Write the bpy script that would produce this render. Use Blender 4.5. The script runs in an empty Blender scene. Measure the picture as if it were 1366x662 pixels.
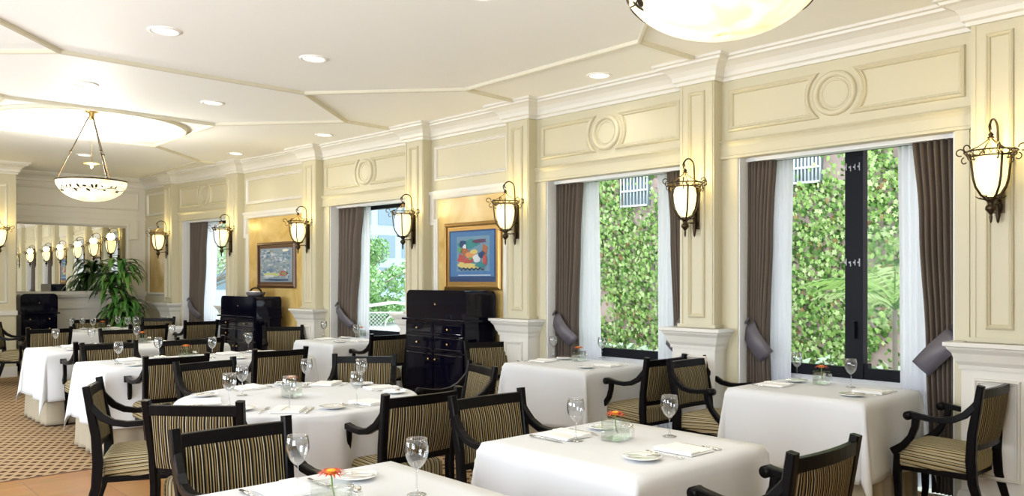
import bpy, math, random
from mathutils import Vector, Matrix
random.seed(7)
PI = math.pi
S = bpy.context.scene
C = S.collection

# ---------------------------------------------------------------- camera
F = 1080.0
YAW = math.radians(42.3)
CH = 1.5
FW = (math.sin(YAW), math.cos(YAW)); RT = (math.cos(YAW), -math.sin(YAW))
cd = bpy.data.cameras.new('camera'); cam = bpy.data.objects.new('camera', cd); C.objects.link(cam)
cam.location = (0, 0, CH); cam.rotation_euler = (PI/2, 0, -YAW)
cd.sensor_width = 36; cd.lens = F/1366*36; cd.shift_y = 42/1366; cd.clip_start = .05; cd.clip_end = 200
S.camera = cam
S.view_settings.view_transform = 'Standard'; S.view_settings.look = 'None'
S.view_settings.gamma = 1; S.view_settings.use_curve_mapping = False
S.view_settings.exposure = -0.10
S.cycles.max_bounces = 10; S.cycles.diffuse_bounces = 5; S.cycles.glossy_bounces = 5
S.cycles.transparent_max_bounces = 24; S.cycles.transmission_bounces = 8
S.cycles.sample_clamp_indirect = 4; S.cycles.caustics_reflective = False; S.cycles.caustics_refractive = False
# ---------------------------------------------------------------- sky
w = bpy.data.worlds.new('sky'); S.world = w; w.use_nodes = True
bg = w.node_tree.nodes['Background']; bg.inputs[0].default_value = (.84, .92, 1, 1); bg.inputs[1].default_value = 4.0
sd = bpy.data.lights.new('sun', 'SUN'); sd.energy = 1.6; sd.angle = math.radians(20); sd.color = (1, .97, .88)
so = bpy.data.objects.new('sun', sd); C.objects.link(so); so.rotation_euler = (math.radians(-28), math.radians(-38), 0)
# lamp powers (W)
P_DOWN, P_SCONCE, P_CHAND, P_WIN = 15, 7.0, 125, 160
WARM = (1, .78, .30); SOFT = (1, .95, .85)

def at(px, py, z):                      # floor plan point seen at a photo pixel, for a known height
    D = F*(CH-z)/(py-373); X = (px-683)/F*D
    return (D*FW[0]+X*RT[0], D*FW[1]+X*RT[1])

# ---------------------------------------------------------------- materials
def new_mat(name):
    m = bpy.data.materials.new(name); m.use_nodes = True
    return m, m.node_tree, m.node_tree.nodes['Principled BSDF']
def pm(name, col, rough=.5, metal=0, spec=.5, coat=0, noise=0, nscale=8, bump=0, bscale=40):
    m, t, b = new_mat(name)
    b.inputs['Base Color'].default_value = (*col, 1); b.inputs['Roughness'].default_value = rough
    b.inputs['Metallic'].default_value = metal; b.inputs['Specular IOR Level'].default_value = spec
    b.inputs['Coat Weight'].default_value = coat
    tc = t.nodes.new('ShaderNodeTexCoord')
    if noise:
        n = t.nodes.new('ShaderNodeTexNoise'); n.inputs['Scale'].default_value = nscale; n.inputs['Detail'].default_value = 5
        t.links.new(tc.outputs['Object'], n.inputs['Vector'])
        mx = t.nodes.new('ShaderNodeMix'); mx.data_type = 'RGBA'
        mx.inputs[6].default_value = (*[c*(1-noise) for c in col], 1); mx.inputs[7].default_value = (*[min(1, c*(1+noise)) for c in col], 1)
        t.links.new(n.outputs['Fac'], mx.inputs[0]); t.links.new(mx.outputs[2], b.inputs['Base Color'])
    if bump:
        n = t.nodes.new('ShaderNodeTexNoise'); n.inputs['Scale'].default_value = bscale
        t.links.new(tc.outputs['Object'], n.inputs['Vector'])
        bp = t.nodes.new('ShaderNodeBump'); bp.inputs['Strength'].default_value = bump; bp.inputs['Distance'].default_value = .01
        t.links.new(n.outputs['Fac'], bp.inputs['Height']); t.links.new(bp.outputs[0], b.inputs['Normal'])
    return m
def glow(name, col, strength, base=(1, .9, .7)):
    m, t, b = new_mat(name)
    b.inputs['Base Color'].default_value = (*base, 1); b.inputs['Roughness'].default_value = .35
    b.inputs['Emission Color'].default_value = (*col, 1); b.inputs['Emission Strength'].default_value = strength
    return m
def thin_glass(name, tint=(1, 1, 1), lo=.04, hi=.55, power=3, rough=.02):
    m, t, b = new_mat(name); t.nodes.remove(b); out = t.nodes['Material Output']
    tr = t.nodes.new('ShaderNodeBsdfTransparent'); tr.inputs[0].default_value = (*tint, 1)
    gl = t.nodes.new('ShaderNodeBsdfGlossy'); gl.inputs['Roughness'].default_value = rough
    lw = t.nodes.new('ShaderNodeLayerWeight'); lw.inputs[0].default_value = .5
    pw = t.nodes.new('ShaderNodeMath'); pw.operation = 'POWER'; pw.inputs[1].default_value = power
    mr = t.nodes.new('ShaderNodeMapRange'); mr.inputs[3].default_value = lo; mr.inputs[4].default_value = hi
    mx = t.nodes.new('ShaderNodeMixShader')
    t.links.new(lw.outputs['Facing'], pw.inputs[0]); t.links.new(pw.outputs[0], mr.inputs[0]); t.links.new(mr.outputs[0], mx.inputs[0])
    t.links.new(tr.outputs[0], mx.inputs[1]); t.links.new(gl.outputs[0], mx.inputs[2]); t.links.new(mx.outputs[0], out.inputs[0])
    return m

M = {}
M['paint'] = pm('cream_paint', (.60, .555, .40), .40, noise=.015, nscale=2)
M['trim'] = pm('ivory_trim_paint', (.72, .70, .645), .35)
M['ceil'] = pm('ceiling_paint', (.95, .945, .91), .6)
M['bead'] = pm('tan_ceiling_moulding', (.70, .66, .52), .5)
M['reveal'] = pm('white_reveal_paint', (.86, .87, .88), .5)
M['lacquer'] = pm('black_lacquer', (.003, .003, .009), .05, coat=.1, spec=.2)
M['ebony'] = pm('ebony_wood', (.004, .0035, .004), .33, spec=.12, coat=0)
M['cloth'] = pm('white_linen', (.72, .74, .77), .8, spec=.15, bump=.5, bscale=4)
M['under'] = pm('beige_linen', (.42, .37, .28), .85, spec=.1)
M['napkin'] = pm('napkin_linen', (.90, .90, .89), .8, spec=.1)
M['taupe'] = pm('taupe_drapery', (.115, .09, .072), .75, spec=.3, noise=.08, nscale=3)
M['band'] = pm('grey_satin', (.11, .10, .12), .38, spec=.5)
M['bronze'] = pm('dark_bronze', (.055, .038, .02), .35, metal=.8)
M['brass'] = pm('brass', (.75, .55, .22), .25, metal=1)
M['steel'] = pm('silverware', (.78, .76, .72), .18, metal=1)
M['china'] = pm('white_china', (.92, .92, .90), .15, coat=.5)
M['gold'] = pm('gilt_frame', (.42, .25, .08), .35, metal=.7)
M['walnut'] = pm('walnut_frame', (.10, .045, .02), .35)
M['winframe'] = pm('black_window_frame', (.005, .006, .010), .45, spec=.12)
M['mark'] = pm('frame_fittings', (.30, .30, .32), .4, metal=.6)
M['glass'] = thin_glass('wine_glass', (.95, .96, .97), .07, .95, 1.7)
M['vase'] = thin_glass('vase_glass', (.97, .98, .97), .10, .6, 2)
M['pane'] = thin_glass('window_glass', (.98, .99, 1), .003, .15, 5)
M['water'] = thin_glass('vase_water', (.95, .97, .92), .06, .4, 2)
M['petal'] = pm('orange_petal', (.60, .07, .015), .5)
M['petal2'] = pm('rust_petal', (.42, .03, .02), .5)
M['heart'] = pm('yellow_flower_heart', (.9, .42, .02), .6)
M['stalk'] = pm('green_stalk', (.16, .30, .06), .5)
M['leaf'] = pm('dracaena_leaf', (.05, .18, .03), .3, spec=.6, noise=.35, nscale=6)
M['leafstripe'] = pm('dracaena_leaf_pale', (.11, .26, .05), .3, spec=.6)
M['cane'] = pm('plant_cane', (.20, .13, .07), .8)
M['pot'] = pm('plant_pot', (.30, .22, .15), .4)
M['mirror'] = pm('mirror_silver', (.93, .94, .93), .01, metal=1)
M['lampglass'] = glow('sconce_glass', (1, .84, .42), 1.25)
M['bowlglass'] = m = glow('alabaster_bowl', (1, .90, .62), 1.1)
_t = m.node_tree; _n = _t.nodes.new('ShaderNodeTexNoise'); _n.inputs['Scale'].default_value = 3.5; _n.inputs['Distortion'].default_value = 2; _c = _t.nodes.new('ShaderNodeValToRGB')
_c.color_ramp.elements[0].position = .35; _c.color_ramp.elements[0].color = (.72, .62, .30, 1); _c.color_ramp.elements[1].position = .6; _c.color_ramp.elements[1].color = (1, .92, .68, 1)
_tc = _t.nodes.new('ShaderNodeTexCoord'); _t.links.new(_tc.outputs['Object'], _n.inputs['Vector']); _t.links.new(_n.outputs['Fac'], _c.inputs[0]); _t.links.new(_c.outputs[0], _t.nodes['Principled BSDF'].inputs['Emission Color'])
M['diff'] = glow('downlight_diffuser', (1, .93, .75), 5)
M['brick'] = pm('outdoor_plaster', (.50, .38, .35), .9, noise=.3, nscale=3)
M['ivy1'] = pm('ivy_leaf_bright', (.36, .56, .16), .5, spec=.3)
M['ivy2'] = pm('ivy_leaf_green', (.13, .28, .06), .5, spec=.3)
M['ivy3'] = pm('ivy_leaf_yellow', (.52, .66, .30), .5, spec=.3)
M['ivy4'] = pm('ivy_leaf_rust', (.34, .22, .10), .5, spec=.3)
M['treeleaf'] = pm('tree_leaf', (.20, .40, .12), .6)
M['treeleaf2'] = pm('tree_leaf_pale', (.42, .58, .30), .6)
M['bark'] = pm('bark', (.25, .22, .18), .9)
M['outwhite'] = pm('white_lattice_paint', (.75, .78, .78), .6)
M['outgrey'] = pm('grey_building_render', (.62, .66, .68), .8)
M['outglass'] = pm('building_window', (.20, .28, .32), .2)
M['bluegrey'] = pm('blue_grey_building', (.42, .56, .62), .8)
M['stone'] = pm('garden_paving', (.45, .48, .42), .9, noise=.3, nscale=5)
M['sage'] = pm('sage_groundcover', (.42, .52, .38), .8)

# drapery light and sheer
m, t, b = new_mat('sheer_voile'); t.nodes.remove(b); out = t.nodes['Material Output']
df = t.nodes.new('ShaderNodeBsdfDiffuse'); df.inputs[0].default_value = (.95, .96, 1, 1)
tl = t.nodes.new('ShaderNodeBsdfTranslucent'); tl.inputs[0].default_value = (.95, .97, 1, 1)
tr = t.nodes.new('ShaderNodeBsdfTransparent'); m1 = t.nodes.new('ShaderNodeMixShader'); m2 = t.nodes.new('ShaderNodeMixShader')
m1.inputs[0].default_value = .7; m2.inputs[0].default_value = .09
t.links.new(df.outputs[0], m1.inputs[1]); t.links.new(tl.outputs[0], m1.inputs[2])
t.links.new(m1.outputs[0], m2.inputs[1]); t.links.new(tr.outputs[0], m2.inputs[2]); t.links.new(m2.outputs[0], out.inputs[0])
M['sheer'] = m

def stripes(name, period, cols, axis=0, seat=False):
    m, t, b = new_mat(name)
    b.inputs['Roughness'].default_value = .8; b.inputs['Specular IOR Level'].default_value = .08
    tc = t.nodes.new('ShaderNodeTexCoord'); sp = t.nodes.new('ShaderNodeSeparateXYZ')
    t.links.new(tc.outputs['Object'], sp.inputs[0])
    a = t.nodes.new('ShaderNodeMath'); a.operation = 'MULTIPLY_ADD'; a.inputs[1].default_value = 1/period; a.inputs[2].default_value = 20
    if seat:      # cloth wraps over the seat edge: the stripe coordinate continues down the side
        def mth(op, x, y=None):
            q = t.nodes.new('ShaderNodeMath'); q.operation = op
            for i_, v_ in enumerate((x, y)):
                if v_ is None: continue
                if isinstance(v_, (int, float)): q.inputs[i_].default_value = v_
                else: t.links.new(v_, q.inputs[i_])
            return q.outputs[0]
        sn = t.nodes.new('ShaderNodeSeparateXYZ'); t.links.new(tc.outputs['Normal'], sn.inputs[0])
        side = mth('GREATER_THAN', mth('ABSOLUTE', sn.outputs[0]), .5)
        ext = mth('MULTIPLY', mth('MULTIPLY', mth('SIGN', sp.outputs[0]), mth('SUBTRACT', .47, sp.outputs[2])), side)
        t.links.new(mth('ADD', sp.outputs[0], ext), a.inputs[0])
    else: t.links.new(sp.outputs[axis], a.inputs[0])
    fr = t.nodes.new('ShaderNodeMath'); fr.operation = 'FRACT'; t.links.new(a.outputs[0], fr.inputs[0])
    cr = t.nodes.new('ShaderNodeValToRGB'); cr.color_ramp.interpolation = 'CONSTANT'
    e = cr.color_ramp.elements
    while len(e) > 1: e.remove(e[-1])
    e[0].position = 0; e[0].color = (*cols[0][1], 1)
    for p_, c_ in cols[1:]:
        q = e.new(p_); q.color = (*c_, 1)
    t.links.new(fr.outputs[0], cr.inputs[0]); t.links.new(cr.outputs[0], b.inputs['Base Color'])
    return m
K = (.010, .009, .009); G1 = (.22, .155, .06); G2 = (.36, .29, .155); G3 = (.09, .065, .035); G4 = (.46, .41, .28)
M['stripe'] = stripes('striped_upholstery', .105, [(0, K), (.08, G2), (.12, K), (.19, G1), (.25, G3), (.29, K), (.37, G4), (.41, K),
                      (.48, G1), (.53, K), (.60, G2), (.64, G3), (.67, K), (.76, G4), (.80, K), (.85, G1), (.89, K), (.95, G2)])
M['seatstripe'] = stripes('striped_seat_upholstery', .105, [(0, K), (.05, G2), (.15, G4), (.22, K), (.27, G2), (.38, K), (.42, G4), (.50, G2),
                      (.56, K), (.61, G2), (.70, G4), (.76, K), (.80, G2), (.90, G4), (.95, G1)], seat=True)

m, t, b = new_mat('golden_marble')
tc = t.nodes.new('ShaderNodeTexCoord'); n = t.nodes.new('ShaderNodeTexNoise'); n.inputs['Scale'].default_value = 2.2; n.inputs['Detail'].default_value = 8
n.inputs['Distortion'].default_value = 1.4; cr = t.nodes.new('ShaderNodeValToRGB')
cr.color_ramp.elements[0].color = (.50, .31, .07, 1); cr.color_ramp.elements[0].position = .3
cr.color_ramp.elements[1].color = (.74, .56, .24, 1); cr.color_ramp.elements[1].position = .7
t.links.new(tc.outputs['Object'], n.inputs['Vector']); t.links.new(n.outputs['Fac'], cr.inputs[0]); t.links.new(cr.outputs[0], b.inputs['Base Color'])
b.inputs['Roughness'].default_value = .3
M['marble'] = m

# patterned carpet
m, t, b = new_mat('patterned_carpet'); b.inputs['Roughness'].default_value = .95; b.inputs['Specular IOR Level'].default_value = .1
tc = t.nodes.new('ShaderNodeTexCoord'); sp = t.nodes.new('ShaderNodeSeparateXYZ'); t.links.new(tc.outputs['Object'], sp.inputs[0])
mpr = t.nodes.new('ShaderNodeMapping'); mpr.inputs['Rotation'].default_value = (0, 0, math.radians(44)); t.links.new(tc.outputs['Object'], mpr.inputs[0]); t.links.new(mpr.outputs[0], sp.inputs[0])
def mth(op, x, y=None, z=None):
    q = t.nodes.new('ShaderNodeMath'); q.operation = op
    for i_, v_ in enumerate((x, y, z)):
        if v_ is None: continue
        if isinstance(v_, (int, float)): q.inputs[i_].default_value = v_
        else: t.links.new(v_, q.inputs[i_])
    return q
rowc = mth('MULTIPLY_ADD', sp.outputs[1], 1/.112, 200); half = mth('MULTIPLY', mth('FLOOR', rowc.outputs[0]).outputs[0], .5)
colc = mth('ADD', mth('MULTIPLY_ADD', sp.outputs[0], 1/.078, 200).outputs[0], half.outputs[0])
fs = [mth('LESS_THAN', mth('FRACT', colc.outputs[0]).outputs[0], .60), mth('LESS_THAN', mth('FRACT', rowc.outputs[0]).outputs[0], .50)]
mu = t.nodes.new('ShaderNodeMath'); mu.operation = 'MULTIPLY'; t.links.new(fs[0].outputs[0], mu.inputs[0]); t.links.new(fs[1].outputs[0], mu.inputs[1])
mx = t.nodes.new('ShaderNodeMix'); mx.data_type = 'RGBA'; mx.inputs[6].default_value = (.40, .28, .16, 1); mx.inputs[7].default_value = (.085, .04, .022, 1)
t.links.new(mu.outputs[0], mx.inputs[0])
n = t.nodes.new('ShaderNodeTexNoise'); n.inputs['Scale'].default_value = 300; t.links.new(tc.outputs['Object'], n.inputs['Vector'])
bp = t.nodes.new('ShaderNodeBump'); bp.inputs['Strength'].default_value = .3; bp.inputs['Distance'].default_value = .004
t.links.new(n.outputs['Fac'], bp.inputs['Height']); t.links.new(bp.outputs[0], b.inputs['Normal']); t.links.new(mx.outputs[2], b.inputs['Base Color'])
M['carpet'] = m
# parquet tiles
m, t, b = new_mat('honey_parquet'); b.inputs['Roughness'].default_value = .38; b.inputs['Specular IOR Level'].default_value = .25
tc = t.nodes.new('ShaderNodeTexCoord'); br = t.nodes.new('ShaderNodeTexBrick')
br.inputs['Color1'].default_value = (.42, .19, .055, 1); br.inputs['Color2'].default_value = (.50, .26, .09, 1); br.inputs['Mortar'].default_value = (.30, .14, .05, 1)
br.inputs['Scale'].default_value = 1; br.inputs['Mortar Size'].default_value = .004; br.inputs['Brick Width'].default_value = .45; br.inputs['Row Height'].default_value = .45
br.offset = 0; t.links.new(tc.outputs['Object'], br.inputs['Vector'])
wv = t.nodes.new('ShaderNodeTexNoise'); wv.inputs['Scale'].default_value = 5; mp = t.nodes.new('ShaderNodeMapping'); mp.inputs['Scale'].default_value = (1, 8, 1)
t.links.new(tc.outputs['Object'], mp.inputs[0]); t.links.new(mp.outputs[0], wv.inputs['Vector'])
mx = t.nodes.new('ShaderNodeMix'); mx.data_type = 'RGBA'; mx.blend_type = 'MULTIPLY'; mx.inputs[0].default_value = .5
t.links.new(br.outputs['Color'], mx.inputs[6]); t.links.new(wv.outputs['Color'], mx.inputs[7]); t.links.new(mx.outputs[2], b.inputs['Base Color'])
M['parquet'] = m

# ---------------------------------------------------------------- mesh helpers
class MB:
    def __init__(s, fn=None): s.v = []; s.f = []; s.m = []; s.mats = []; s.fn = fn; s.sm = []
    def mi(s, mat):
        if mat not in s.mats: s.mats.append(mat)
        return s.mats.index(mat)
    def add(s, vs, fs, mat='', smooth=False):
        o = len(s.v)
        s.v += [Vector(s.fn(*p)) if s.fn else Vector(p) for p in vs]
        k = s.mi(mat)
        for f in fs: s.f.append([i+o for i in f]); s.m.append(k); s.sm.append(smooth)
        return s
    def box(s, x0, x1, y0, y1, z0, z1, mat=''):
        v = [(x, y, z) for x in (x0, x1) for y in (y0, y1) for z in (z0, z1)]
        return s.add(v, [(0, 1, 3, 2), (4, 6, 7, 5), (0, 4, 5, 1), (2, 3, 7, 6), (0, 2, 6, 4), (1, 5, 7, 3)], mat)
    def quad(s, p, mat=''): return s.add(p, [tuple(range(len(p)))], mat)
    def rings(s, rs, mat='', cap=True, smooth=True, closed=True):
        n = len(rs[0]); v = [p for r in rs for p in r]; f = []
        for i in range(len(rs)-1):
            for j in range(n if closed else n-1):
                a = i*n+j; b_ = i*n+(j+1) % n
                f.append((a, b_, b_+n, a+n))
        if cap and closed: f += [tuple(reversed(range(n))), tuple(range((len(rs)-1)*n, len(rs)*n))]
        return s.add(v, f, mat, smooth)
    def lathe(s, prof, c=(0, 0, 0), n=24, mat='', cap=True):
        rs = [[(c[0]+r*math.cos(2*PI*k/n), c[1]+r*math.sin(2*PI*k/n), c[2]+z) for k in range(n)] for r, z in prof]
        return s.rings(rs, mat, cap)
    def tube(s, pts, rad, n=8, mat='', flat=None, up=(0, 0, 1)):
        P = [Vector(p) for p in pts]; rs = []
        if not isinstance(rad, (list, tuple)): rad = [rad]*len(P)
        prev = None
        for i, p in enumerate(P):
            tt = (P[min(i+1, len(P)-1)]-P[max(i-1, 0)]).normalized()
            if prev is None:
                u = Vector(up)
                if abs(u.dot(tt)) > .95: u = Vector((1, 0, 0)) if abs(tt.x) < .9 else Vector((0, 1, 0))
            else: u = prev
            a = (u-tt*u.dot(tt)).normalized(); prev = a; b_ = tt.cross(a)
            r = rad[i]; ra, rb = r if isinstance(r, (list, tuple)) else (r, r)
            if flat:   # rounded-rectangle section
                q = [(-1, -.7), (-.7, -1), (.7, -1), (1, -.7), (1, .7), (.7, 1), (-.7, 1), (-1, .7)]
                rs.append([tuple(p+a*ra*x+b_*rb*y) for x, y in q])
            else:
                rs.append([tuple(p+a*ra*math.cos(2*PI*k/n)+b_*rb*math.sin(2*PI*k/n)) for k in range(n)])
        return s.rings(rs, mat, smooth=not flat)
    def sweep(s, path, prof, to3, closed=False, mat='', smooth=False):
        n = len(path); rs = []
        for i in range(n):
            p = Vector(path[i])
            a = Vector(path[(i-1) % n]) if (closed or i > 0) else None
            c = Vector(path[(i+1) % n]) if (closed or i < n-1) else None
            d1 = (p-a).normalized() if a is not None else None; d2 = (c-p).normalized() if c is not None else None
            if d1 is None: d1 = d2
            if d2 is None: d2 = d1
            n1 = Vector((-d1.y, d1.x)); n2 = Vector((-d2.y, d2.x)); mm = n1+n2
            mm = mm/max(mm.dot(n1), .2)
            rs.append([to3(p.x+mm.x*o, p.y+mm.y*o, h) for o, h in prof])
        if closed: rs.append(rs[0])
        return s.rings(rs, mat, cap=False, smooth=smooth, closed=False)
    def build(s, name, mat=None, parent=None, kind=None, solid=None, sub=0, bevel=0):
        me = bpy.data.meshes.new(name); me.from_pydata([tuple(v) for v in s.v], [], s.f); me.validate(verbose=False)
        for k in s.mats: me.materials.append(M[k] if k else M[mat])
        for i, p in enumerate(me.polygons):
            if i < len(s.m): p.material_index = s.m[i]; p.use_smooth = s.sm[i]
        o = bpy.data.objects.new(name, me); C.objects.link(o)
        if parent is not None: o.parent = parent
        if kind: o['kind'] = kind
        if solid: md = o.modifiers.new('solid', 'SOLIDIFY'); md.thickness = solid
        if sub: md = o.modifiers.new('sub', 'SUBSURF'); md.levels = sub; md.render_levels = sub
        if bevel: md = o.modifiers.new('bevel', 'BEVEL'); md.width = bevel; md.segments = 2; md.limit_method = 'ANGLE'
        import bmesh
        bm = bmesh.new(); bm.from_mesh(me); bmesh.ops.recalc_face_normals(bm, faces=bm.faces); bm.to_mesh(me); bm.free()
        return o
def thing(name, label, cat, loc=(0, 0, 0), rz=0, group=None):
    o = bpy.data.objects.new(name, None); C.objects.link(o); o.location = loc; o.rotation_euler = (0, 0, rz)
    return tag(o, label, cat, group)
def tag(o, label, cat, group=None):
    o['label'] = label; o['category'] = cat
    if group: o['group'] = group
    return o
def dup(root, loc, rz, label, group=None):
    r = root.copy(); C.objects.link(r); r.location = loc; r.rotation_euler = (0, 0, rz); r['label'] = label
    if group: r['group'] = group
    for ch in list(root.children):
        c = ch.copy(); C.objects.link(c); c.parent = r
        for g in list(ch.children):
            d = g.copy(); C.objects.link(d); d.parent = c
    return r
class Maker:          # first call moves the prototype, later calls copy it
    def __init__(s, fn): s.fn = fn; s.p = None; s.used = False
    def __call__(s, loc, rz, label, group=None):
        if s.p is None: s.p = s.fn()
        if not s.used:
            s.used = True; r = s.p; r.location = loc; r.rotation_euler = (0, 0, rz); r['label'] = label
            if group: r['group'] = group
            return r
        return dup(s.p, loc, rz, label, group)

# ---------------------------------------------------------------- room plan (wall on the window side bends slightly, as seen)
H = 3.3
NODE = [(5.80, -3.0), (5.79, 1.53), (5.77, 3.77), (5.72, 5.91), (5.665, 7.63), (5.51, 9.87), (5.31, 11.92), (5.06, 13.94), (4.98, 15.4)]
LX, BY, FY, PIERX, PIERY = -1.3, -3.0, 15.4, 2.75, 14.4
PW, PD = .33, .12
class Bay:
    def __init__(s, i):
        s.A = Vector(NODE[i]); s.B = Vector(NODE[i+1]); s.L = (s.B-s.A).length; s.d = (s.B-s.A).normalized(); s.n = Vector((-s.d.y, s.d.x))
    def w(s, t, d, z): p = s.A+s.d*t+s.n*d; return (p.x, p.y, z)
    def t(s, px, d=0):        # where a sight line meets the plane at depth d
        k = (px-683)/F; r = Vector((FW[0]+k*RT[0], FW[1]+k*RT[1])); O = s.A+s.n*d
        den = r.x*s.d.y-r.y*s.d.x
        D = (O.x*s.d.y-O.y*s.d.x)/den; q = r*D-O
        return q.dot(s.d)
BAY = [Bay(i) for i in range(8)]

# floor
mb = MB(); mb.box(LX, 6.0, 6.97, FY+.2, -.1, 0); mb.box(3.4, 6.0, BY, 6.97, -.1, 0); mb.build('floor', 'carpet', kind='structure')
mb = MB(); mb.box(LX, 3.4, BY, 6.97, -.1, 0); mb.build('floor', 'parquet', kind='structure')
mb = MB(); mb.sweep([(LX, 6.97), (3.4, 6.97), (3.4, BY)], [(-.012, 0), (-.008, .004), (.008, .004), (.012, 0)], lambda x, y, h: (x, y, h)); mb.build('trim_1', 'walnut', kind='structure')

# ceiling with round recesses above the chandeliers
CHC = [(2.65, 1.75), (2.70, 10.2)]; RR = 1.0
def ring_hole(mb, cx, cy, h):
    n = 64; outer = []; inner = []
    for k in range(n):
        a = 2*PI*k/n+PI/4; c, s_ = math.cos(a), math.sin(a); q = h/max(abs(c), abs(s_))
        outer.append((cx+c*q, cy+s_*q, H)); inner.append((cx+c*RR, cy+s_*RR, H))
    mb.rings([outer, inner], cap=False, smooth=False)
mb = MB(); X0, X1 = LX-.2, 6.1
ys = [BY-.2]
for cx, cy in CHC:
    mb.quad([(X0, ys[-1], H), (X1, ys[-1], H), (X1, cy-1.05, H), (X0, cy-1.05, H)])
    mb.quad([(X0, cy-1.05, H), (cx-1.05, cy-1.05, H), (cx-1.05, cy+1.05, H), (X0, cy+1.05, H)])
    mb.quad([(cx+1.05, cy-1.05, H), (X1, cy-1.05, H), (X1, cy+1.05, H), (cx+1.05, cy+1.05, H)])
    ring_hole(mb, cx, cy, 1.05)
    ys.append(cy+1.05)
mb.quad([(X0, ys[-1], H), (X1, ys[-1], H), (X1, FY+.3, H), (X0, FY+.3, H)])
for cx, cy in CHC:
    mb.lathe([(RR, 0), (RR, .05), (RR-.06, .09), (.9, .12), (.7, .16), (.4, .19), (0.02, .2)], (cx, cy, H), 64, cap=False)
mb.box(X0, X1, BY-.2, FY+.3, H+.22, H+.4)
mb.build('ceiling', 'ceil', kind='structure')
# ceiling mouldings
def bead(w_, h_): w_ *= .8; h_ *= 1.5; return [(-w_/2, H+.001), (-w_*.42, H-h_*.8), (0, H-h_), (w_*.42, H-h_*.8), (w_/2, H+.001)]
cxm = 2.70
mb = MB(); xy = lambda x, y, h: (x, y, h)
for sgn in (1, -1):
    q = lambda x: cxm+(x-cxm)*sgn
    for path in ([(5.47, 3.85), (4.80, 3.85), (3.75, 2.80)], [(4.80, 3.85), (4.80, 5.92), (3.75, 7.08), (4.77, 8.03), (3.75, 9.20)],
                 [(4.80, 5.92), (5.45, 5.98)], [(4.77, 8.03), (5.42, 8.06)], [(3.75, 9.20), (3.75, 11.22), (4.72, 12.2), (5.0, 12.25)],
                 [(4.72, 12.2), (4.72, 14.9)], [(3.75, 2.8), (3.75, .7)], [(3.75, .7), (4.8, -.3), (4.8, -2.8)]):
        mb.sweep([(q(x), y) for x, y in path], bead(.05, .022), xy)
for path in ([(1.65, 7.08), (3.75, 7.08)], [(1.65, 9.20), (3.75, 9.20)], [(1.65, 11.22), (3.75, 11.22)], [(1.65, 2.80), (3.75, 2.80)], [(1.65, .7), (3.75, .7)]):
    mb.sweep(path, bead(.05, .022), xy)
mb.build('trim_2', 'bead', kind='structure')
for i, (cx, cy) in enumerate(CHC):
    mb = MB(); mb.sweep([(cx+(RR+.02)*math.cos(2*PI*k/64), cy+(RR+.02)*math.sin(2*PI*k/64)) for k in range(64)], bead(.05, .025), xy, closed=True)
    mb.build('trim_%d' % (3+i), 'bead', kind='structure')

# wall segments
Z1, Z2, SILL = 2.49, 2.62, .74
openings = {1: (985, 1274), 2: (729, 909), 4: (440, 556), 6: (243, 317)}
OP = {}
mb = MB(BAY[0].w); mb.box(-.3, BAY[0].L, -.42, 0, 0, H); mb.build('wall_right', 'paint', kind='structure')
for i in range(1, 8):
    B = BAY[i]; mb = MB(B.w)
    if i in openings:
        t1 = B.t(openings[i][0]); t0 = max(B.t(openings[i][1]), PW+.03); OP[i] = (t0, t1)
        mb.box(-.02, t0, -.42, 0, 0, H); mb.box(t1, B.L+.02, -.42, 0, 0, H); mb.box(t0, t1, -.42, 0, Z1, H)
        mb.build('wall_right', 'paint', kind='structure')
        m2 = MB(B.w)
        m2.box(t1-.012, t1, -.41, -.002, 0, Z1); m2.box(t0, t0+.012, -.41, -.002, 0, Z1); m2.box(t0, t1, -.42, -.36, 0, SILL)
        m2.build('trim_5', 'reveal', kind='structure')
    else:
        mb.box(-.02, B.L+.02, -.42, 0, 0, H); mb.build('wall_right', 'paint', kind='structure')
# far wall, pier, left and back walls
mb = MB(); mb.box(PIERX-.2, 5.4, FY, FY+.3, 0, H); mb.build('wall_far', 'trim', kind='structure')
mb = MB(); mb.box(LX-.3, PIERX, PIERY, FY+.3, 0, H); mb.build('wall_far', 'paint', kind='structure')
LW = [(.2, 2.2), (4.2, 6.2), (8.2, 10.2)]
mb = MB(); yy = BY-.3
for a, b_ in LW: mb.box(LX-.3, LX, yy, a, 0, H); mb.box(LX-.3, LX, a, b_, Z1, H); mb.box(LX-.3, LX, a, b_, 0, .6); yy = b_
mb.box(LX-.3, LX, yy, FY+.3, 0, H); mb.build('wall_left', 'paint', kind='structure')
mb = MB(); mb.box(LX-.3, 6.1, BY-.3, BY, 0, H); mb.build('wall_back', 'paint', kind='structure')
# crown moulding, running round the pilasters
def plan_path(extra=0, proj=PD, pw=PW, pil=True):
    pts = [NODE[0]]
    for i in range(1, 8):
        B = BAY[i]; e = (pw-PW)/2
        for t_, d_ in ((-e, 0), (-e, proj), (PW+e, proj), (PW+e, 0)):
            q = B.w(t_, d_, 0); pts.append((q[0], q[1]))
    pts.append(NODE[8]); pts += [(PIERX, FY), (PIERX, PIERY), (LX, PIERY)]
    return pts
crown = [(0, 3.12), (.022, 3.12), (.026, 3.145), (.045, 3.155), (.05, 3.19), (.075, 3.225), (.115, 3.25), (.14, 3.258), (.145, 3.275), (.168, 3.28), (.17, 3.30)]
mb = MB(); mb.sweep(plan_path(), crown, xy); mb.build('trim_6', 'trim', kind='structure')
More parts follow.
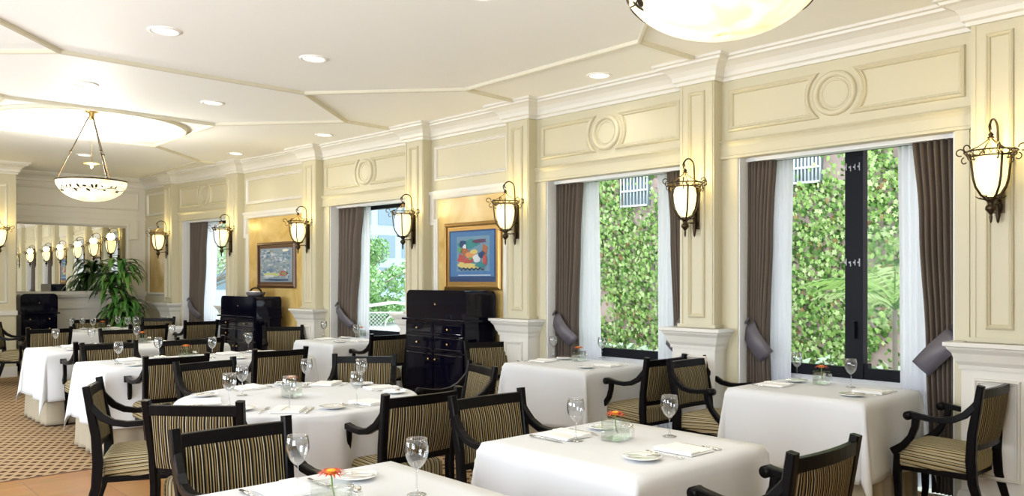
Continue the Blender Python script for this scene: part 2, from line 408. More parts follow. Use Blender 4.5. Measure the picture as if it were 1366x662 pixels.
# pilasters and pedestals
def panel(mb, t0, t1, z0, z1, d=0, w_=.045, h_=.030, bite=None):
    pr = [(-w_/2, d), (-w_*.4, d+h_*.7), (-w_*.1, d+h_), (w_*.2, d+h_*.5), (w_*.35, d+h_*.6), (w_/2, d)]
    path = [(t0, z0), (t1, z0), (t1, z1), (t0, z1)]
    if bite:            # concave arc round a medallion: bite = (centre_t, centre_z, radius, side)
        ct, cz, R, sd_ = bite
        hz = (z1-z0)/2; a = math.asin(min(.98, hz/R)); arc = []
        for k in range(13):
            an = -a+2*a*k/12
            arc.append((ct+sd_*R*math.cos(an), cz+R*math.sin(an)))
        if sd_ > 0: path = [(t1, z0), (t1, z1)]+arc[::-1]
        else: path = [(t0, z1), (t0, z0)]+arc
    mb.sweep(path, pr, lambda t_, z_, h: (t_, h, z_), closed=True)
def ringm(mb, ct, cz, R, d=0, w_=.035, h_=.018):
    pr = [(-w_/2, d), (-w_*.4, d+h_*.7), (0, d+h_), (w_*.4, d+h_*.7), (w_/2, d)]
    mb.sweep([(ct+R*math.cos(2*PI*k/40), cz+R*math.sin(2*PI*k/40)) for k in range(40)], pr, lambda t_, z_, h: (t_, h, z_), closed=True, smooth=True)
for i in range(1, 8):
    B = BAY[i]
    mb = MB(B.w); mb.box(0, PW, -.01, PD, 1.1, H)
    mb.box(-.018, PW+.018, -.01, PD+.012, 1.09, 1.13)
    panel(mb, .10, PW-.10, 1.20, 3.04, PD, .032, .022)
    mb.box(.012, .03, PD, PD+.006, 1.13, 3.12); mb.box(PW-.03, PW-.012, PD, PD+.006, 1.13, 3.12)
    mb.build('trim_7', 'paint', kind='structure')
    mb = MB(B.w); mb.box(-.04, PW+.04, -.01, PD+.05, 0, 1.0)
    prof = [(0, .93), (.012, .93), (.014, .955), (.03, .98), (.045, 1.03), (.065, 1.055), (.07, 1.07), (.085, 1.075), (.085, 1.10), (-.05, 1.10)]
    q = [(-.04, 0), (-.04, PD+.05), (PW+.04, PD+.05), (PW+.04, 0)]
    mb.sweep(q, prof, lambda x, y, h: (x, y, h))
    mb.sweep(q, [(0, .16), (.012, .15), (.02, .12), (.02, 0)], lambda x, y, h: (x, y, h))
    mb.quad([(-.04, 0, 1.1), (-.04, PD+.05, 1.1), (PW+.04, PD+.05, 1.1), (PW+.04, 0, 1.1)])
    panel(mb, .05, PW-.05, .26, .86, PD+.05, .032, .022)
    mb.build('trim_8', 'trim', kind='structure')
# friezes
for i in (1, 2, 4, 6):
    B = BAY[i]; a, b_ = PW, B.L; c = (a+b_)/2; t0, t1 = OP[i]
    mb = MB(B.w)
    mb.box(a-.02, b_+.0, 0, .018, Z1, Z2-.02)
    mb.sweep([(a-.02, 0), (b_, 0)], [(0, Z2+.02), (.03, Z2+.015), (.045, Z2), (.03, Z2-.015), (.022, Z2-.03), (.018, Z2-.04)], lambda x, y, h: (x, y, h))
    mb.sweep([(a-.02, 0), (b_, 0)], [(.018, Z1+.02), (.03, Z1+.015), (.03, Z1-.005), (0, Z1-.01)], lambda x, y, h: (x, y, h))
    cz = 2.875; R = .145; hh = .15
    panel(mb, a+.09, c-R-.03, cz-hh, cz+hh, bite=(c, cz, R+.075, -1)); panel(mb, c+R+.03, b_-.09, cz-hh, cz+hh, bite=(c, cz, R+.075, 1))
    ringm(mb, c, cz, R, 0, .045, .032); ringm(mb, c, cz, R-.045, 0, .016, .008)
    # casing beside the opening
    mb.box(max(t0-.09, PW+.002), t0, 0, .012, 0, Z1); mb.box(t1, min(t1+.09, B.L), 0, .012, 0, Z1)
    mb.build('trim_9', 'paint', kind='structure')
for i in (3, 5, 7):
    B = BAY[i]; a, b_ = PW, B.L
    mb = MB(B.w); e = .10 if i != 7 else .16
    panel(mb, a+e, b_-e, 2.66, 3.02)
    # eared surround of the marble panel
    zt = 2.42; ti, tj = a+e+.05, b_-e-.05
    path = [(ti, .9), (ti, zt-.22), (ti-.07, zt-.22), (ti-.07, zt), (tj+.07, zt), (tj+.07, zt-.22), (tj, zt-.22), (tj, .9)]
    pr = [(0, 0), (.005, .022), (.02, .03), (.05, .022), (.07, .026), (.075, 0)]
    mb.sweep(path, pr, lambda t_, z_, h: (t_, h, z_)) if i != 7 else panel(mb, ti, tj, 1.25, 2.42, 0, .05, .03)
    if i != 7: mb.box(ti-.15, tj+.15, 0, .035, zt+.06, zt+.10)
    mb.build('trim_10', 'trim', kind='structure')
    mb = MB(B.w); mb.box(ti, tj, 0, .008, .2 if i != 7 else 1.27, zt); mb.build('trim_11', 'marble', kind='structure')
    mb = MB(B.w); mb.sweep([(a, 0), (b_, 0)], [(0, .16), (.012, .15), (.02, .12), (.02, 0)], lambda x, y, h: (x, y, h)); mb.build('baseboard_right', 'trim', kind='structure')
B = BAY[7]; mb = MB(B.w); mb.sweep([(PW, 0), (B.L, 0)], [(0, .98), (.02, .985), (.04, 1.03), (.07, 1.07), (.07, 1.1), (0, 1.1)], lambda x, y, h: (x, y, h)); mb.build('trim_12', 'trim', kind='structure')
# far wall panelling and mirror surround  (local x runs right-to-left to keep the room on the left of each path)
mb = MB(); fw_ = lambda x_, z_, h: (x_, FY-h, z_)
for (xa, xb, za, zb) in ((2.95, 4.85, 2.76, 3.06),):
    mb.sweep([(xa, za), (xb, za), (xb, zb), (xa, zb)], [(-.02, 0), (-.014, .014), (0, .02), (.014, .012), (.02, 0)], fw_, closed=True)
mb.box(PIERX, 5.0, FY-.03, FY, 2.56, 2.62); mb.box(PIERX, 5.0, FY-.02, FY, 2.66, 2.68)
mb.sweep([(2.93, 1.28), (4.66, 1.28), (4.66, 2.44), (2.93, 2.44)], [(-.06, 0), (-.055, .025), (-.02, .03), (0, .015), (.01, 0)], fw_, closed=True)
mb.box(2.76, 2.90, FY-.045, FY, 2.22, 2.50); mb.box(4.70, 4.84, FY-.045, FY, 2.22, 2.50)
mb.box(PIERX, 4.98, FY-.10, FY, 1.235, 1.285); mb.box(PIERX, 4.98, FY-.07, FY, 1.20, 1.235)
mb.box(PIERX, 4.98, FY-.03, FY, 1.00, 1.07); mb.build('trim_13', 'trim', kind='structure')
mb = MB(); mb.box(PIERX, 4.98, FY-.02, FY, 0, .16); mb.build('baseboard_far', 'trim', kind='structure')
mb = MB(); mb.box(LX, PIERX+.015, PIERY-.02, PIERY, 0, .16); mb.box(LX, PIERX+.015, PIERY-.03, PIERY, .95, 1.02)
mb.sweep([(1.9, 1.15), (2.28, 1.15), (2.28, 2.95), (1.9, 2.95)], [(-.02, 0), (0, .02), (.02, 0)], lambda x_, z_, h: (x_, PIERY-h, z_), closed=True)
mb.sweep([(2.40, 1.15), (2.62, 1.15), (2.62, 2.95), (2.40, 2.95)], [(-.02, 0), (0, .02), (.02, 0)], lambda x_, z_, h: (x_, PIERY-h, z_), closed=True)
mb.build('trim_14', 'trim', kind='structure')
o = MB().box(2.95, 4.64, FY-.012, FY-.002, 1.30, 2.42).build('wall_mirror', 'mirror'); tag(o, 'long rectangular mirror set into the panelled far wall', 'mirror')

# windows
wn = 0
for i in (1, 2, 4, 6):
    B = BAY[i]; t0, t1 = OP[i]; wn += 1
    mb = MB(B.w); d0, d1 = -.39, -.33
    mb.box(t0, t1, d0, d1, SILL, SILL+.085); mb.box(t0, t1, d0, d1, Z1-(.005 if i < 3 else .06), Z1)
    mb.box(t0, t0+.06, d0, d1, SILL, Z1); mb.box(t1-.06, t1, d0, d1, SILL, Z1)
    if i == 1:
        a = B.t(1152, -.33); b_ = B.t(1128, -.33); mb.box(a, b_, d0-.01, d1+.01, SILL, Z1)
        mb.box(B.t(1158, -.33), a, d0, d1, SILL+.085, SILL+.12)
    else: mb.box((t0+.02), (t0+.10), d0, d1, SILL, Z1)
    f_ = mb.build('window_%d' % wn, 'winframe', kind='structure')
    g = MB(B.w).box(t0+.03, t1-.03, -.362, -.358, SILL+.04, Z1-.03).build('window_%d_glass' % wn, 'pane', parent=f_)
    if i == 1:
        for zz in (2.36, 1.63):
            h = MB(B.w)
            for k in range(4):
                tt = a+.02+k*.034; h.box(tt, tt+.007, d1+.008, d1+.02, zz-.03+.008*(k % 2), zz+.03-.01*(k % 3)); h.box(tt, tt+.018, d1+.008, d1+.02, zz-.006, zz+.006)
            h.build('hinge_fitting', 'mark', parent=f_)
        MB(B.w).box(a+.05, a+.075, d1+.008, d1+.05, 1.05, 1.18).build('window_handle', 'winframe', parent=f_)
# left-hand windows (behind the viewer's left) with daylight coming in
for k, (a, b_) in enumerate(LW):
    mb = MB(); mb.box(LX-.2, LX-.14, a, b_, .6, .68); mb.box(LX-.2, LX-.14, a, b_, Z1-.08, Z1)
    for yv in (a, (a+b_)/2-.03, b_-.06): mb.box(LX-.2, LX-.14, yv, yv+.06, .6, Z1)
    mb.build('window_%d' % (5+k), 'reveal', kind='structure')
    l = bpy.data.lights.new('window_daylight', 'AREA'); l.shape = 'RECTANGLE'; l.size = b_-a; l.size_y = Z1-.6; l.energy = P_WIN; l.color = (.86, .92, 1)
    o = bpy.data.objects.new('window_daylight', l); C.objects.link(o); o.location = (LX-.32, (a+b_)/2, (Z1+.6)/2); o.rotation_euler = (0, -PI/2, 0)

# curtains
def drape(B, d, zs, edges, nf, amp, name, mat, parent=None, seed=0):
    rnd = random.Random(seed); n = nf*8; rs = []
    ph = [rnd.uniform(-.5, .5) for _ in range(nf+1)]
    for z in zs:
        e0, e1 = edges(z); wd = abs(e1-e0); row = []
        for j in range(n+1):
            u = j/n; k = u*nf; jit = ph[int(min(k, nf-.01))]
            row.append((e0+(e1-e0)*u+.006*math.sin(k*2*PI+jit), d+amp*math.sin(k*2*PI+jit)*(1+.25*math.sin(z*2.1+k)), z))
        rs.append(row)
    mb = MB(B.w); mb.rings(rs, cap=False, closed=False)
    return mb.build(name, mat, parent, solid=.004)
def lerp(tab, z):
    for (z0, v0), (z1, v1) in zip(tab, tab[1:]):
        if z0 >= z >= z1: s_ = (z0-z)/(z0-z1); s_ = s_*s_*(3-2*s_); return v0+(v1-v0)*s_
    return tab[-1][1] if z < tab[-1][0] else tab[0][1]
def zrange(a, b_, n): return [a+(b_-a)*k/n for k in range(n+1)]
CZ = zrange(Z1-.032, .03, 26)
wname = {1: 'widest window with the black mullion', 2: 'ivy window behind the middle table', 4: 'window beside the tall black bureau', 6: 'farthest window'}
def curtain_set(i, dk, sh, far=True):
    # dk: (outer px, inner px top, inner px tie, inner px below); sh: (inner px top, inner px bottom)
    B = BAY[i]; D_ = -.15; t0, t1 = OP[i]
    o_ = (t1-.015) if far else (t0+.015)
    it = [(2.6, B.t(dk[1], D_)), (1.9, B.t((dk[1]+dk[2])/2, D_)), (1.0, B.t(dk[2], D_)), (0, B.t(dk[3], D_))]
    side = 'far' if far else 'near'
    r = drape(B, D_, CZ, lambda z: (o_, lerp(it, z)), 7 if i < 3 else 5, .038, 'curtain', 'taupe', seed=i*3+far)
    tag(r, 'heavy taupe curtain at the %s side of the %s' % (side, wname[i]), 'curtain', 'taupe window curtains')
    ss = [(2.6, B.t(sh[0], -.23)), (1.4, B.t((sh[0]+sh[1])/2, -.23)), (0, B.t(sh[1], -.23))]
    s_ = drape(B, -.23, CZ, lambda z: (o_, lerp(ss, z)), 9, .018, 'sheer_curtain', 'sheer', seed=i*5+far)
    tag(s_, 'white sheer voile hanging at the %s side of the %s' % (side, wname[i]), 'sheer curtain', 'white sheer curtains')
    # tieback: slanting satin band wrapped round the drape
    ti = B.t(dk[2], D_); sg = 1 if o_ > ti else -1
    tb = MB(B.w); p0 = (o_-sg*.01, 1.12); p1 = (ti-sg*.02, .88); n = 10; rs = []
    hw = .075 if i < 3 else .06
    for k in range(n+1):
        u = k/n; tt = p0[0]+(p1[0]-p0[0])*u; zz = p0[1]+(p1[1]-p0[1])*u; dd = D_+.045+.035*math.sin(u*PI)
        rs.append([(tt+sg*hw*.75, dd, zz-hw*.65), (tt, dd+.008, zz), (tt-sg*hw*.75, dd, zz+hw*.65)])
    tb.rings(rs, cap=False, closed=False)
    tb.tube([(o_, D_+.03, 1.16), (o_-sg*.03, D_+.06, 1.19), (o_, D_+.075, 1.14)], .01, 6)
    tb.build('tieback', 'band', r, solid=.006)
curtain_set(1, (997, 1035, 1024, 1030), (1057, 1053), True)
curtain_set(1, (1273, 1214, 1236, 1244), (1199, 1203), False)
curtain_set(2, (743, 776, 768, 770), (797, 803), True)
curtain_set(2, (909, 889, 902, 902), (878, 878), False)
curtain_set(4, (455, 484, 473, 475), (493, 491), True)
curtain_set(6, (258, 276, 269, 270), (291, 284), True)
for i in (1, 2, 4, 6):
    B = BAY[i]; mb = MB(B.w); mb.box(OP[i][0], OP[i][1], -.20, -.10, Z1-.03, Z1+.0)
    mb.build('trim_15', 'reveal', kind='structure')

# ---------------------------------------------------------------- lamps
# downlights
dls = [((2.08, 6.02), 'leftmost downlight of the nearer row in the ceiling'), ((3.24, 5.96), 'downlight above the round table, window side of the nearer ceiling pair'),
       ((2.11, 8.15), 'small downlight before the round ceiling recess, left one'), ((3.29, 8.14), 'small downlight before the round ceiling recess, right one'),
       ((5.37, 4.76), 'golden downlight close to the crown moulding over the ivy window'), ((5.05, 9.02), 'downlight close to the crown above the window past the tall bureau'),
       ((4.86, 11.2), 'downlight close to the crown above the small silver picture'), ((2.1, 3.9), 'downlight in the near octagon, not above any near table'),
       ((3.3, 3.9), 'downlight in the near octagon, window side'), ((2.1, 12.8), 'downlight beyond the round recess, aisle side'), ((3.3, 12.8), 'downlight beyond the round recess, window side'),
       ((.2, 5.0), 'downlight over the aisle'), ((.2, 9.0), 'downlight over the aisle near the carpet'), ((.2, 12.5), 'downlight over the far aisle')]
vis_dl = 7
def mk_down():
    r = thing('ceiling_downlight', 'x', 'downlight')
    mb = MB(); mb.lathe([(.115, 0), (.112, -.008), (.092, -.012), (.085, 0), (.08, .0)], n=28, cap=False); mb.build('trim_ring', 'ceil', r)
    mb = MB(); mb.lathe([(.084, -.002), (.05, -.004), (.001, -.005)], n=24, cap=False); mb.build('diffuser', 'diff', r)
    l = bpy.data.lights.new('lamp', 'SPOT'); l.energy = P_DOWN; l.color = SOFT; l.spot_size = math.radians(140); l.spot_blend = .8; l.shadow_soft_size = .08
    lo = bpy.data.objects.new('lamp', l); C.objects.link(lo); lo.parent = r; lo.location = (0, 0, -.03)
    return r
down = Maker(mk_down)
for (x, y), lb in dls: down((x, y, H), 0, lb, 'recessed ceiling downlights')

# pendant bowls
def mk_pendant():
    r = thing('pendant_lamp', 'x', 'pendant lamp')
    R_ = .375; zb = 2.405
    mb = MB(); n = 14
    prof = [(R_*math.sin(PI/2*k/n)+.001, zb+.235*(1-math.cos(PI/2*k/n))) for k in range(n+1)]
    mb.lathe(prof, n=48, cap=False); bowl = mb.build('glass_bowl', 'bowlglass', r, solid=.006)
    mb = MB(); mb.lathe([(R_+.006, zb+.228), (R_+.012, zb+.236), (R_+.006, zb+.246), (R_-.006, zb+.24)], n=48, cap=False)
    mb.build('rim', 'bronze', r)
    rnd = random.Random(3); mb = MB()
    def onb(a, k):
        rr = R_*math.sin(PI/2*k)+.004; return (rr*math.cos(a), rr*math.sin(a), zb+.235*(1-math.cos(PI/2*k))-.002)
    mb.tube([onb(2*PI*k/120, .70+.035*math.sin(k*PI/7.5)) for k in range(121)], .0032, 4)
    for k in range(52):
        a = 2*PI*k/44+rnd.uniform(-.05, .05); kk = .70+rnd.choice((-.06, .07)); an = rnd.uniform(0, PI); L_ = rnd.uniform(.016, .032); W_ = L_*.5
        mb.add([onb(a+(L_*math.cos(an)*math.cos(q)-W_*math.sin(an)*math.sin(q))/R_, kk+(L_*math.sin(an)*math.cos(q)+W_*math.cos(an)*math.sin(q))/.45) for q in [2*PI*z/8 for z in range(8)]], [tuple(range(8))])
    mb.build('vine_decoration', 'bronze', r)
    zt = H+.19; top = zt-.10
    mb = MB(); mb.lathe([(.001, zt-.02), (.07, zt-.03), (.075, zt-.045), (.03, zt-.06), (.028, zt-.12), (.012, zt-.14), (.001, zt-.145)], n=24); mb.build('canopy', 'brass', r)
    for k in range(3):
        a = 2*PI*k/3+.5
        mb = MB(); c, s_ = math.cos(a), math.sin(a)
        p0 = (.03*c, .03*s_, top); p1 = ((R_-.01)*c, (R_-.01)*s_, zb+.24); mid = [p0[j]*.45+p1[j]*.55 for j in range(3)]
        mb.tube([p0, mid, p1], .006, 8); mb.lathe([(.001, -.018), (.012, -.01), (.016, 0), (.012, .01), (.001, .018)], mid, 10)
        mb.lathe([(.001, -.02), (.012, -.01), (.014, .0), (.008, .02), (.001, .03)], p1, 10)
        mb.build('hanging_rod', 'bronze', r)
    mb = MB(); zz = zt-.62
    mb.tube([(0, 0, zt-.12), (0, 0, zz)], .003, 6); mb.lathe([(.001, zz), (.02, zz-.01), (.09, zz-.018), (.09, zz-.026), (.02, zz-.03), (.012, zz-.07), (.001, zz-.08)], n=20); mb.build('centre_finial', 'brass', r)
    l = bpy.data.lights.new('lamp', 'POINT'); l.energy = P_CHAND; l.color = SOFT; l.shadow_soft_size = .16
    lo = bpy.data.objects.new('lamp', l); C.objects.link(lo); lo.parent = r; lo.location = (0, 0, zb+.33)
    l = bpy.data.lights.new('lamp', 'SPOT'); l.energy = P_CHAND*.2; l.color = SOFT; l.shadow_soft_size = .2; l.spot_size = math.radians(165); l.spot_blend = .6
    lo = bpy.data.objects.new('lamp', l); C.objects.link(lo); lo.parent = r; lo.location = (0, 0, zb-.03)
    return r
pend = Maker(mk_pendant)
pend((2.66, 1.74, .022), .3, 'large glowing glass bowl lamp cut off by the top edge of the photo', 'alabaster bowl pendant lamps')
pend((2.72, 10.25, 0), .2, 'alabaster bowl lamp with painted vine hanging on three rods in the round recess', 'alabaster bowl pendant lamps')

# wall lanterns: local +X points out from the wall
def mk_sconce():
    r = thing('wall_lantern', 'x', 'wall lamp'); cx = .155
    mb = MB(); mb.lathe([(.018, -.13), (.045, -.115), (.07, -.07), (.083, -.01), (.086, .04), (.078, .085), (.062, .10)], (cx, 0, .06), 28, cap=False)
    mb.build('glass_shade', 'lampglass', r)
    mb = MB()      # crown ring of scrollwork
    for zz, rr in ((.185, .135), (.155, .115)):
        mb.tube([(cx+rr*math.cos(2*PI*k/32), rr*math.sin(2*PI*k/32), zz) for k in range(33)], .0045, 6)
    for k in range(32):
        a = 2*PI*k/32; b2 = a+PI/32*(1 if k % 2 else -1)*2
        mb.tube([(cx+.135*math.cos(a), .135*math.sin(a), .185), (cx+.115*math.cos(b2), .115*math.sin(b2), .155)], .0022, 4)
    for k in range(6):
        a = PI/6+2*PI*k/6; c, s_ = math.cos(a), math.sin(a)
        pts = [(cx+(.135+.022*(1-math.cos(q))+.004)*c, (.135+.022*(1-math.cos(q))+.004)*s_, .185+.020*math.sin(q)+.01) for q in [PI*1.6*z/10 for z in range(11)]]
        mb.tube(pts, .004, 5)
        pts = [(cx+(.14+.015*math.sin(q))*c, (.14+.015*math.sin(q))*s_, .165-.018*(1-math.cos(q))) for q in [PI*1.3*z/8 for z in range(9)]]
        mb.tube(pts, .0035, 5)
    mb.build('crown', 'bronze', r)
    for k in range(4):
        a = PI/4+PI/2*k; c, s_ = math.cos(a), math.sin(a)
        mb = MB(); mb.tube([(cx+q*c, q*s_, z) for q, z in ((.115, .17), (.108, .10), (.100, .03), (.085, -.02), (.055, -.065), (.02, -.09))], .0065, 6); mb.build('rib', 'bronze', r)
    mb = MB(); mb.lathe([(.03, -.075), (.04, -.085), (.022, -.10), (.014, -.115), (.028, -.13), (.03, -.145), (.014, -.165), (.007, -.175), (.009, -.19), (.006, -.215), (.001, -.225)], (cx, 0, 0), 16)
    for k in range(6):
        a = 2*PI*k/6; mb.tube([(cx+.02*math.cos(a), .02*math.sin(a), -.09), (cx+.06*math.cos(a), .06*math.sin(a), -.082), (cx+.08*math.cos(a), .08*math.sin(a), -.070)], [.006, .004, .002], 5)
    mb.build('bottom_finial', 'bronze', r)
    up = lambda z: .185+(z-.185)*.74
    mb = MB()      # yoke of wires, hanging hook
    for k in range(4):
        a = PI/4+PI/2*k; c, s_ = math.cos(a), math.sin(a)
        mb.tube([(cx+q*c, q*s_, up(z)) for q, z in ((.125, .19), (.075, .22), (.03, .26), (.004, .29))], .0035, 5)
    mb.lathe([(.001, up(.28)), (.014, up(.285)), (.02, up(.295)), (.01, up(.305)), (.016, up(.315)), (.006, up(.335)), (.001, up(.34))], (cx, 0, 0), 12)
    mb.tube([(cx, 0, up(.32)), (cx+.022, 0, up(.345)), (cx+.03, 0, up(.375)), (cx+.018, 0, up(.40))], .005, 6); mb.build('hanger', 'bronze', r)
    mb = MB()
    pts = [(cx, 0, up(.355))]+[(cx-.052+.066*math.cos(q), 0, up(.375+.07*math.sin(q))) for q in [PI*.05+PI*.95*z/12 for z in range(13)]]+[(cx-.122, 0, .29), (cx-.125, 0, .20), (.032, 0, .08), (.03, 0, -.06), (.03, 0, -.14)]
    mb.tube(pts, [.005]+[.006]*13+[.007, .008, .009, .009, .008], 8)
    mb.tube([(.03, 0, -.11), (.09, 0, -.115), (cx, 0, -.115)], .005, 6)
    mb.tube([(.035, 0, .10), (.06, 0, .13), (.055, 0, .165), (.03, 0, .17)], .004, 6); mb.build('bracket_arm', 'bronze', r)
    mb = MB(); mb.lathe([(.001, -.22), (.007, -.21), (.014, -.17), (.01, -.15), (.018, -.12), (.012, -.10), (.006, -.09)], (.03, 0, 0), 12)
    mb.box(0, .016, -.028, .028, -.16, .16); mb.lathe([(.001, -.022), (.02, -.012), (.026, 0), (.02, .012), (.001, .022)], (.022, 0, .0), 14); mb.build('wall_plate', 'bronze', r)
    l = bpy.data.lights.new('lamp', 'POINT'); l.energy = P_SCONCE; l.color = WARM; l.shadow_soft_size = .07
    lo = bpy.data.objects.new('lamp', l); C.objects.link(lo); lo.parent = r; lo.location = (cx, 0, .22)
    return r
_mk = mk_sconce
def mk_sconce():
    o = _mk(); o.scale = (1.07, 1.07, 1.07); return o
sconce = Maker(mk_sconce)
slab = {1: 'lit bronze wall lantern right of the widest window', 2: 'lit bronze wall lantern on the pilaster between the two ivy windows',
        3: 'lit bronze wall lantern right of the blue abstract picture', 4: 'yellow-glowing bronze lantern at the edge of the window left of the tall bureau',
        5: 'lit bronze wall lantern right of the small silver picture', 6: 'bronze lantern in front of the farthest window', 7: 'farthest lit lantern on the window wall, nearest the leafy plant'}
for i in range(1, 8):
    B = BAY[i]; p = B.w(PW/2, PD, 2.085)
    sconce(p, math.atan2(B.n.y, B.n.x), slab[i], 'bronze wall lanterns')
sconce((2.50, PIERY, 2.085), -PI/2, 'wall lantern cut by the left edge of the photo, on the pier beside the mirror', 'bronze wall lanterns')

# ---------------------------------------------------------------- pictures
def picture(B, px0, px1, z0, z1, frame, label, style):
    t1, t0 = B.t(px0), B.t(px1)
    r = thing('framed_picture', label, 'picture')
    fr = MB(B.w); pr = [(0, .008), (-.002, .035), (-.012, .045), (-.03, .035), (-.04, .028), (-.045, .02)]
    fr.sweep([(t0, z0), (t0, z1), (t1, z1), (t1, z0)], [(-a, h) for a, h in pr][::-1], lambda t_, z_, h: (t_, h, z_), closed=True)
    fr.box(t0+.005, t1-.005, .008, .02, z0+.005, z1-.005)
    fr.build('frame', frame, r)
    a = MB(B.w); e = .045; W_, H_ = (t1-t0-2*e), (z1-z0-2*e)
    pt = lambda u, v, l=0: (t1-e-u*W_, .0215+l*.0006, z0+e+v*H_)
    rnd = random.Random(5)
    def poly(pts, mat, l): a.add([pt(u, v, l) for u, v in pts], [tuple(range(len(pts)))], mat)
    def blob(u, v, ru, rv, mat, l, n=9):
        poly([(u+ru*math.cos(q)*rnd.uniform(.6, 1.15), v+rv*math.sin(q)*rnd.uniform(.6, 1.15)) for q in [2*PI*k/n for k in range(n)]], mat, l)
    if style == 1:
        poly([(0, 0), (1, 0), (1, 1), (0, 1)], 'a_navy', 0); poly([(.03, .1), (.97, .1), (.97, .97), (.03, .97)], 'a_blue', 1)
        poly([(.17, .2), (.88, .2), (.88, .88), (.17, .88)], 'a_slate', 2)
        L = 3
        for (u, v, ru, rv, c) in ((.45, .72, .25, .10, 'a_teal'), (.30, .75, .10, .08, 'a_navy'), (.65, .78, .2, .05, 'a_plum'), (.78, .62, .08, .12, 'a_rust'), (.35, .58, .10, .10, 'a_rust'),
                               (.28, .45, .10, .10, 'a_red'), (.50, .50, .16, .08, 'a_orange'), (.55, .58, .08, .06, 'a_gold'), (.40, .40, .18, .06, 'a_red'), (.62, .45, .10, .08, 'a_pale'), (.72, .52, .08, .07, 'a_navy'),
                               (.78, .42, .06, .14, 'a_red'), (.30, .33, .12, .06, 'a_gold'), (.5, .30, .2, .06, 'a_gold'), (.70, .32, .12, .06, 'a_teal'), (.36, .68, .05, .05, 'a_pale'), (.48, .45, .04, .04, 'a_green'), (.25, .62, .05, .06, 'a_green')):
            blob(u, v, ru, rv, c, L); L += 1
        zig = [(.22+.55*k/40, .235+.022*math.sin(k*.95)) for k in range(41)]
        for k in range(40): poly([zig[k], zig[k+1], (zig[k+1][0], zig[k+1][1]+.022), (zig[k][0], zig[k][1]+.022)], 'a_black', L)
        poly([(.2, .12), (.9, .12), (.9, .135), (.2, .135)], 'a_pale', 3)
    else:
        poly([(0, 0), (1, 0), (1, 1), (0, 1)], 'a_grey', 0); L = 1
        for k in range(150):
            u, v = rnd.uniform(.05, .95), rnd.uniform(.12, .95)
            blob(u, v, rnd.uniform(.02, .07), rnd.uniform(.015, .05), rnd.choice(('a_silver', 'a_blue2', 'a_slate', 'a_olive', 'a_pale', 'a_silver')), L, 7); L += .15
        for (u, v, ru, rv, c) in ((.4, .22, .28, .07, 'a_lime'), (.75, .25, .14, .09, 'a_red'), (.78, .25, .09, .06, 'a_olive'), (.3, .17, .2, .04, 'a_pale'), (.82, .93, .12, .05, 'a_cream'), (.5, .06, .45, .03, 'a_navy')):
            blob(u, v, ru, rv, c, L); L += 1
    a.build('artwork', None, r)
    g = MB(B.w).box(t0+e, t1-e, .034, .0355, z0+e, z1-e).build('picture_glass', 'pane', r)
    return r
for k, c in dict(a_navy=(.02, .05, .14), a_blue=(.06, .17, .36), a_slate=(.14, .26, .36), a_teal=(.03, .22, .22), a_plum=(.10, .04, .08), a_rust=(.35, .12, .05), a_red=(.42, .07, .06),
                 a_orange=(.65, .28, .10), a_gold=(.62, .50, .16), a_pale=(.60, .64, .66), a_green=(.12, .32, .12), a_black=(.01, .02, .05), a_grey=(.30, .36, .40), a_silver=(.48, .52, .55),
                 a_blue2=(.16, .24, .36), a_olive=(.22, .24, .12), a_lime=(.50, .54, .22), a_cream=(.80, .76, .62)).items(): M[k] = pm(k[2:]+'_pigment', c, .6, noise=.1, nscale=30)
picture(BAY[3], 598, 667, 1.43, 2.09, 'gold', 'blue abstract painting in a gilt frame hanging above the tall bureau', 1)
picture(BAY[5], 347, 394, 1.42, 2.00, 'walnut', 'smaller silvery mottled painting in a dark wooden frame on golden marble', 2)

